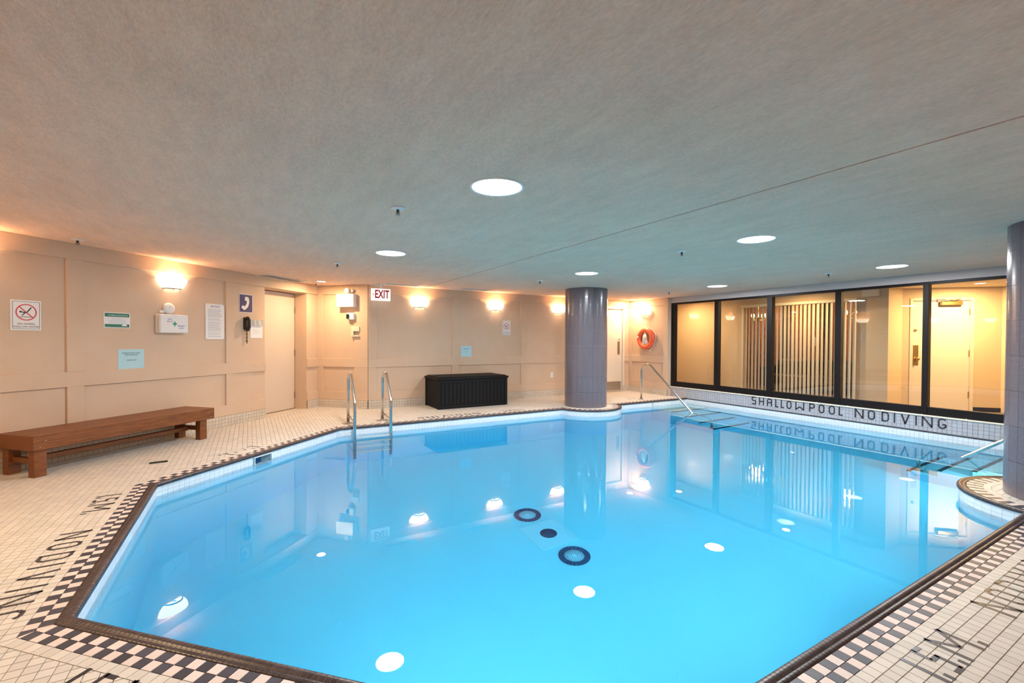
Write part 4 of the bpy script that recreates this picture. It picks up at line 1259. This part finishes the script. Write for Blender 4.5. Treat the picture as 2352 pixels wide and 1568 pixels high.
# ---- deck box
def make_box():
    t = thing('deck_box', 'black plastic storage box with ribbed sides against the far wall', 'storage box', (3.675, 8.085, 0), 0)
    w2, d2 = .725, .345
    MB().cbox(-w2+.02, w2-.02, -d2+.02, d2-.02, .0, .525, .006).build('body', M['resin'], t)
    for (x0, x1, y0, y1) in ((-w2, -w2+.06, -d2, -d2+.05), (w2-.06, w2, -d2, -d2+.05), (-w2, -w2+.06, d2-.05, d2), (w2-.06, w2, d2-.05, d2)):
        MB().cbox(x0, x1, y0, y1, 0, .53, .008).build('corner_post', M['resin'], t)
    MB().cbox(-w2+.06, w2-.06, -d2+.004, -d2+.03, .0, .07, .004).build('bottom_rail', M['resin'], t)
    MB().cbox(-w2+.06, w2-.06, -d2+.004, -d2+.03, .475, .53, .004).build('top_rail', M['resin'], t)
    n_ = 17
    for k in range(n_):
        x0 = -w2+.062+(2*w2-.124)*k/n_; x1 = -w2+.062+(2*w2-.124)*(k+1)/n_
        MB().cbox(x0+.005, x1-.005, -d2+.010, -d2+.024, .07, .475, .003).build('rib', M['resin'], t)
    for sx in (-1, 1):
        for k in range(6):
            y0 = -d2+.055+(2*d2-.11)*k/6; y1 = -d2+.055+(2*d2-.11)*(k+1)/6
            xa, xb = sorted((sx*(w2-.010), sx*(w2-.024)))
            MB().cbox(xa, xb, y0+.005, y1-.005, .07, .475, .003).build('rib', M['resin'], t)
    MB().cbox(-w2-.015, w2+.015, -d2-.018, d2+.006, .53, .572, .008).build('lid', M['resin'], t)
    MB().cbox(-w2+.02, w2-.02, -d2+.02, d2-.01, .566, .588, .012).build('lid_crown', M['resin'], t)
    MB().cbox(-.05, .05, -d2-.024, -d2-.012, .52, .55, .003).build('latch', M['resin'], t)
make_box()

# ---- ladder
def make_ladder():
    t = thing('pool_ladder', 'stainless steel pool ladder with white underwater treads', 'ladder', (1.548, 6.785, 0), 0)
    for sx in (-.257, .257):
        pts = [(sx, .37, .0), (sx, .36, .70), (sx, .17, .79), (sx, -.12, .38), (sx, -.13, -1.30)]
        p = fillet(pts, {1: .09, 2: .09, 3: .12}, 7)
        MB().tube(p, .022, 14).build('rail', M['steel'], t)
        MB().tube([(sx, .365, .115), (sx, -.13, .115)], .017, 12).build('brace', M['steel'], t)
        MB().lathe([(.055, .0), (.052, .012), (.026, .018), (.024, .03)], 24, (sx, .37, 0)).build('escutcheon', M['steel'], t)
        MB().cbox(sx-.085, sx+.085, .30, .44, -.002, .004, .001).build('anchor_plate', M['steel_dull'], t)
    for k, z in enumerate((-.20, -.475, -.75, -1.03)):
        MB().cbox(-.24, .24, -.175, -.095, z-.02, z+.02, .006).build('tread', M['white'], t)
    for sx in (-.257, .257):
        MB().tube([(sx, -.13, -1.22), (sx, -.012, -1.22)], .017, 10).build('bumper', M['white'], t)
make_ladder()

# ---- step handrails
def make_rail(y_edge, sgn, label, x=7.40):
    t = thing('handrail', label, 'handrail', (x, y_edge, 0), 0)
    pts = [(0, -sgn*.33, 0), (0, -sgn*.33, .66), (0, -sgn*.14, .80), (0, sgn*1.33, -.40), (0, sgn*1.40, -.52), (0, sgn*1.40, -1.27)]
    p = fillet(pts, {1: .11, 2: .11, 3: .06, 4: .06}, 7)
    MB().tube(p, .021, 14).build('rail', M['steel'], t)
    MB().lathe([(.05, .0), (.048, .01), (.025, .016), (.023, .026)], 24, (0, -sgn*.33, 0)).build('escutcheon', M['steel'], t)
    MB().lathe([(.05, .0), (.048, .01), (.025, .016)], 20, (0, sgn*1.40, -1.27)).build('foot_flange', M['steel'], t)
make_rail(6.735, -1, 'steel handrail going down the pool steps in the far corner', x=7.36)
make_rail(.985, 1, 'steel handrail of the near pool steps, emerging from behind the right column', x=7.45)

# ---- deck fittings
def deck_lid(x, y, r, label):
    t = thing('skimmer_lid', label, 'lid', (x, y, .0), 0)
    MB().lathe([(r, .001), (r, .004), (r-.008, .006), (0, .006)], 36).build('cover', M['tile_white'], t)
    m = MB()
    for sx in (-.06, .06):
        m.prism([(sx-.018, -.010), (sx+.018, -.010), (sx+.018, .010), (sx-.018, .010)], .0055, .0072)
    o = m.build('finger_holes', M['ink'], t)
    return t
deck_lid(-.09, 5.935, .135, 'round cream skimmer lid set in the deck beside the pool edge').rotation_euler = (0, 0, pi/4)
deck_lid(7.20, 7.18, .10, 'round cream lid in the deck behind the far handrail')
t = thing('floor_drain', 'small green metal grate in the deck in front of the bench', 'drain', (-.81, 5.823, 0), .1)
m = MB(); m.box(-.075, .075, -.035, -.029, .0, .004); m.box(-.075, .075, .029, .035, .0, .004); m.box(-.075, -.069, -.029, .029, .0, .004); m.box(.069, .075, -.029, .029, .0, .004)
m.build('rim', M['grate'], t)
MB().box(-.069, .069, -.029, .029, .0005, .0012).build('sump', M['hole'], t)
for k in range(9): MB().box(-.064+.015*k, -.057+.015*k, -.029, .029, .001, .0035).build('grate_bar', M['grate'], t)

# ================================================================== HALLWAY BEYOND THE GLASS
def hall():
    HX = 9.93
    hw = M['hall_wall']
    # floor and ceiling
    f = MB().box(XR+.16, 13.6, YN, 10.2, -.06, .03).build('floor_hallway', M['hall_floor'], None, kind='structure')
    MB().box(XR+.02, 13.6, YN-.1, 10.2, ZC, ZC+.12).build('ceiling_hallway', mat('hallway ceiling', (.68, .58, .44), .9), None, kind='structure')
    # wall with blinds: opening y 4.10..6.38
    m = MB(); y0, y1 = 4.12, 6.38
    m.box(HX, HX+.14, y1, 9.0, .03, ZC); m.box(HX, HX+.14, 3.63, y0, .03, ZC); m.box(HX, HX+.14, y0, y1, 2.06, ZC)
    m.build('wall_hallway', hw, None, kind='structure')
    block('wall_hallway_return', HX+.14, 10.62, 3.63, 3.75, .03, ZC, hw)
    block('wall_hallway_end', XR+.16, HX+.2, 9.0, 9.12, .03, ZC, hw)
    # diagonal door wall from (10.51,3.63) to (11.565,2.577)
    P = lambda u, v: ((u-v)*RT, (u+v)*RT)
    va, vb = (3.63-10.51)*RT, (2.577-11.565)*RT
    w_ = MB(); L = va-vb
    # local frame: origin at the left end, rot -45deg
    d0, d1 = .115, 1.085
    w_.box(-.1, d0, 0, .12, .03, ZC); w_.box(d1, L, 0, .12, .03, ZC); w_.box(d0, d1, 0, .12, 2.085, ZC)
    wo = w_.build('wall_hallway_door', hw, None, loc=(10.51, 3.63, 0), rotz=R_E, kind='structure')
    dr = MB().cbox(d0+.05, d1-.05, .02, .06, .035, 2.035, .002).build('door_3', M['door_white'], None, loc=(10.51, 3.63, 0), rotz=R_E, kind='structure')
    fr = MB(); fr.cbox(d0, d0+.05, -.012, .10, .03, 2.085, .003); fr.cbox(d1-.05, d1, -.012, .10, .03, 2.085, .003); fr.cbox(d0+.05, d1-.05, -.012, .10, 2.037, 2.085, .003)
    fr.build('door_frame', M['door_white'], dr)
    for z in (.33, 1.08, 1.83): MB().box(d1-.062, d1-.044, .008, .022, z-.055, z+.055).build('hinge', M['brass'], dr)
    MB().cbox(d0+.058, d0+.15, .012, .021, .85, 1.22, .002).build('escutcheon_plate', M['brass'], dr)
    MB().lathe([(.012, 0), (.012, .04), (.027, .045), (.03, .065), (.015, .078), (0, .08)], 14, (d0+.115, .015, .97), 'y').build('door_knob', M['brass'], dr)
    MB().lathe([(.024, 0), (.022, .016), (.010, .020), (0, .020)], 14, (d0+.10, .02, 1.50), 'y').build('deadbolt', M['brass'], dr)
    c = MB(); c.cbox(d0+.46, d0+.78, -.05, .018, 1.95, 2.02, .006); c.build('door_closer', M['brass'], dr)
    c = MB(); c.tube([(d0+.66, -.03, 2.03), (d0+.52, -.13, 2.045), (d0+.40, -.02, 2.06)], .008, 6); c.tube([(d0+.52, -.13, 2.045), (d0+.76, -.03, 2.06)], .006, 6); c.build('closer_arm', M['brass'], dr)
    MB().cbox(d1, L, -.012, 0, .03, .11, .003).build('baseboard', M['frame'], wo)
    # wall running back towards the camera side
    block('wall_hallway_right', 11.565, 11.69, YN-.1, 2.58, .03, ZC, mat('hall paint pale', (.72, .58, .38), .8))
    block('wall_hallway_near', XR+.16, 11.7, YN-.22, YN-.1, .03, ZC, hw)
    # blinds
    bl = thing('vertical_blinds', 'ivory vertical blinds hanging in the hallway behind the windows', 'blinds', (HX-.06, 6.41, 0), R_RIGHT)
    MB().cbox(0, 2.32, -.025, .03, 2.043, 2.10, .003).build('headrail', M['blind'], bl)
    n_ = 29
    vane = MB(); n2 = 6
    ws = .088
    for k in range(n2):
        a0, a1 = -ws/2+ws*k/n2, -ws/2+ws*(k+1)/n2
        c0, c1 = .006*(1-(2*a0/ws)**2), .006*(1-(2*a1/ws)**2)
        vane.add([(a0, c0, .10), (a1, c1, .10), (a1, c1, 2.045), (a0, c0, 2.045)], [(0, 1, 2, 3)], smooth=True)
        vane.add([(a0, c0+.0008, .10), (a1, c1+.0008, .10), (a1, c1+.0008, 2.045), (a0, c0+.0008, 2.045)], [(3, 2, 1, 0)], smooth=True)
    vm = vane.mesh('vane', M['blind'])
    for k in range(n_):
        o = link('vane', vm, bl, (.04+2.24*k/(n_-1), 0, 0)); o.rotation_euler = (0, 0, radians(-33+4*sin(k*2.3)))
    # lounge behind the blinds
    block('wall_lounge', 12.9, 13.0, 3.7, 10.1, .0, ZC, M['brick'])
    block('wall_lounge_side', 10.07, 13.0, 10.0, 10.1, .0, ZC, hw)
    block('wall_lounge_near', 10.62, 13.0, 3.63, 3.74, .0, ZC, M['brick'])
    for (y, w2) in ((6.0, .09), (7.05, .12), (8.3, .10), (5.2, .06)):
        MB().box(12.84, 12.9, y-w2, y+w2, .03, ZC).build('trim_lounge', M['frame'], None, kind='structure')
    def lamp(y, z, n, label, x=12.0):
        t = thing('chandelier', label, 'chandelier', (x, y, z), 0)
        m = MB(); m.tube([(0, 0, 0), (0, 0, ZC-z)], .008, 6); m.lathe([(.0, -.12), (.03, -.10), (.02, -.02), (.05, 0), (.0, .01)][::-1], 12)
        for k in range(n):
            a = 2*pi*k/n; m.tube(fillet([(0, 0, -.06), (.10*cos(a), .10*sin(a), -.10), (.17*cos(a), .17*sin(a), -.05), (.17*cos(a), .17*sin(a), 0)], .04, 4), .006, 6)
        m.build('arms', M['brass'], t)
        for k in range(n):
            a = 2*pi*k/n
            MB().lathe([(.010, 0), (.012, .02), (.020, .045), (.016, .07), (0, .10)], 10, (.17*cos(a), .17*sin(a), 0)).build('bulb', M['bulb'], t)
        ld = bpy.data.lights.new('lamp', 'POINT'); ld.energy = 14; ld.color = (1, .6, .28); ld.shadow_soft_size = .12
        lo = bpy.data.objects.new('lamp', ld); COL.objects.link(lo); lo.parent = t; lo.location = (0, 0, .16)
        return t
    lamp(7.29, 1.93, 5, 'brass chandelier seen through the far end of the blinds')
    lamp(5.11, 1.90, 6, 'brass chandelier seen through the near end of the blinds')
    t = thing('wall_phone', 'white handset on the lounge wall, glimpsed between the blinds', 'telephone', (12.83, 6.25, 1.27), R_RIGHT)
    MB().cbox(-.035, .035, -.05, 0, -.12, .12, .01).build('handset', M['white'], t)
    # dark chairs silhouettes at the bottom: low sofa
    t = thing('sofa', 'dark low sofa in the lounge, glimpsed through the blinds', 'sofa', (12.2, 6.0, .03), R_RIGHT)
    MB().cbox(-1.0, 1.0, -.40, .35, .08, .40, .04).build('seat', M['black'], t)
    MB().cbox(-1.0, 1.0, .20, .42, .08, .78, .05).build('backrest', M['black'], t)
    MB().cbox(-1.15, -1.0, -.42, .42, .05, .58, .04).build('armrest', M['black'], t)
    MB().cbox(1.0, 1.15, -.42, .42, .05, .58, .04).build('armrest', M['black'], t)
    # box near the ceiling
    t = thing('exit_light_box', 'cream box high on the hallway wall beside the blinds', 'light box', (HX-.02, 3.86, 2.185), R_RIGHT)
    MB().cbox(-.15, .10, -.07, .02, -.075, .080, .004).build('case', M['door_white'], t)
    MB().box(-.15, .10, -.072, -.068, -.06, .065).build('face', M['sill'], t)
    t = potlight(10.60, 2.62, 'small warm pot light in the hallway ceiling by the cream door', W=HALL_W*1.3, col=HALL_C)
    potlight(9.25, 5.0, 'warm pot light in the hallway ceiling in front of the blinds', W=HALL_W*.45, col=HALL_C)
    potlight(9.25, 7.6, 'warm pot light in the hallway ceiling at its far end', W=HALL_W*.55, col=HALL_C)
    potlight(9.6, .6, 'warm pot light in the hallway ceiling at its near end', W=HALL_W, col=HALL_C)
hall()

# ------------------------------------------------------------------ added underwater lamps that brighten the pool (in the walls on the camera's side)
def pool_fill_lamp(x, y, z, rot, label):
    t = thing('pool_fill_light', label, 'added fill light', (x, y, z), rot)
    MB().lathe([(.135, 0), (.135, .008), (.120, .016), (.112, .012)], 32, (0, 0, 0), 'y').build('rim', M['steel'], t)
    MB().lathe([(.113, .006), (.06, .014), (0, .016)], 32, (0, 0, 0), 'y').build('lens', M['down'], t)
    ld = bpy.data.lights.new('lamp', 'AREA'); ld.shape = 'DISK'; ld.size = .22; ld.energy = POOL_FILL_W*(1.5 if x > 6 else 1); ld.color = POOL_FILL_C; ld.spread = radians(140)
    lo = bpy.data.objects.new('lamp', ld); COL.objects.link(lo); lo.parent = t; lo.location = (0, -.022, 0); lo.rotation_euler = (-pi/2, 0, 0)
for (x, y, rot, l) in ((1.6, .998, pi, 'added underwater fill lamp in the near pool wall beside the diagonal'), (3.1, .998, pi, 'added underwater fill lamp in the middle of the near pool wall'),
                       (4.6, .998, pi, 'added underwater fill lamp in the near pool wall left of the column'), (6.85, .998, pi, 'added underwater fill lamp in the near pool wall beside the steps'),
                       (.20, 1.892, pi*.75, 'added underwater fill lamp in the diagonal near pool wall')):
    pool_fill_lamp(x, y, -.50, rot, l)
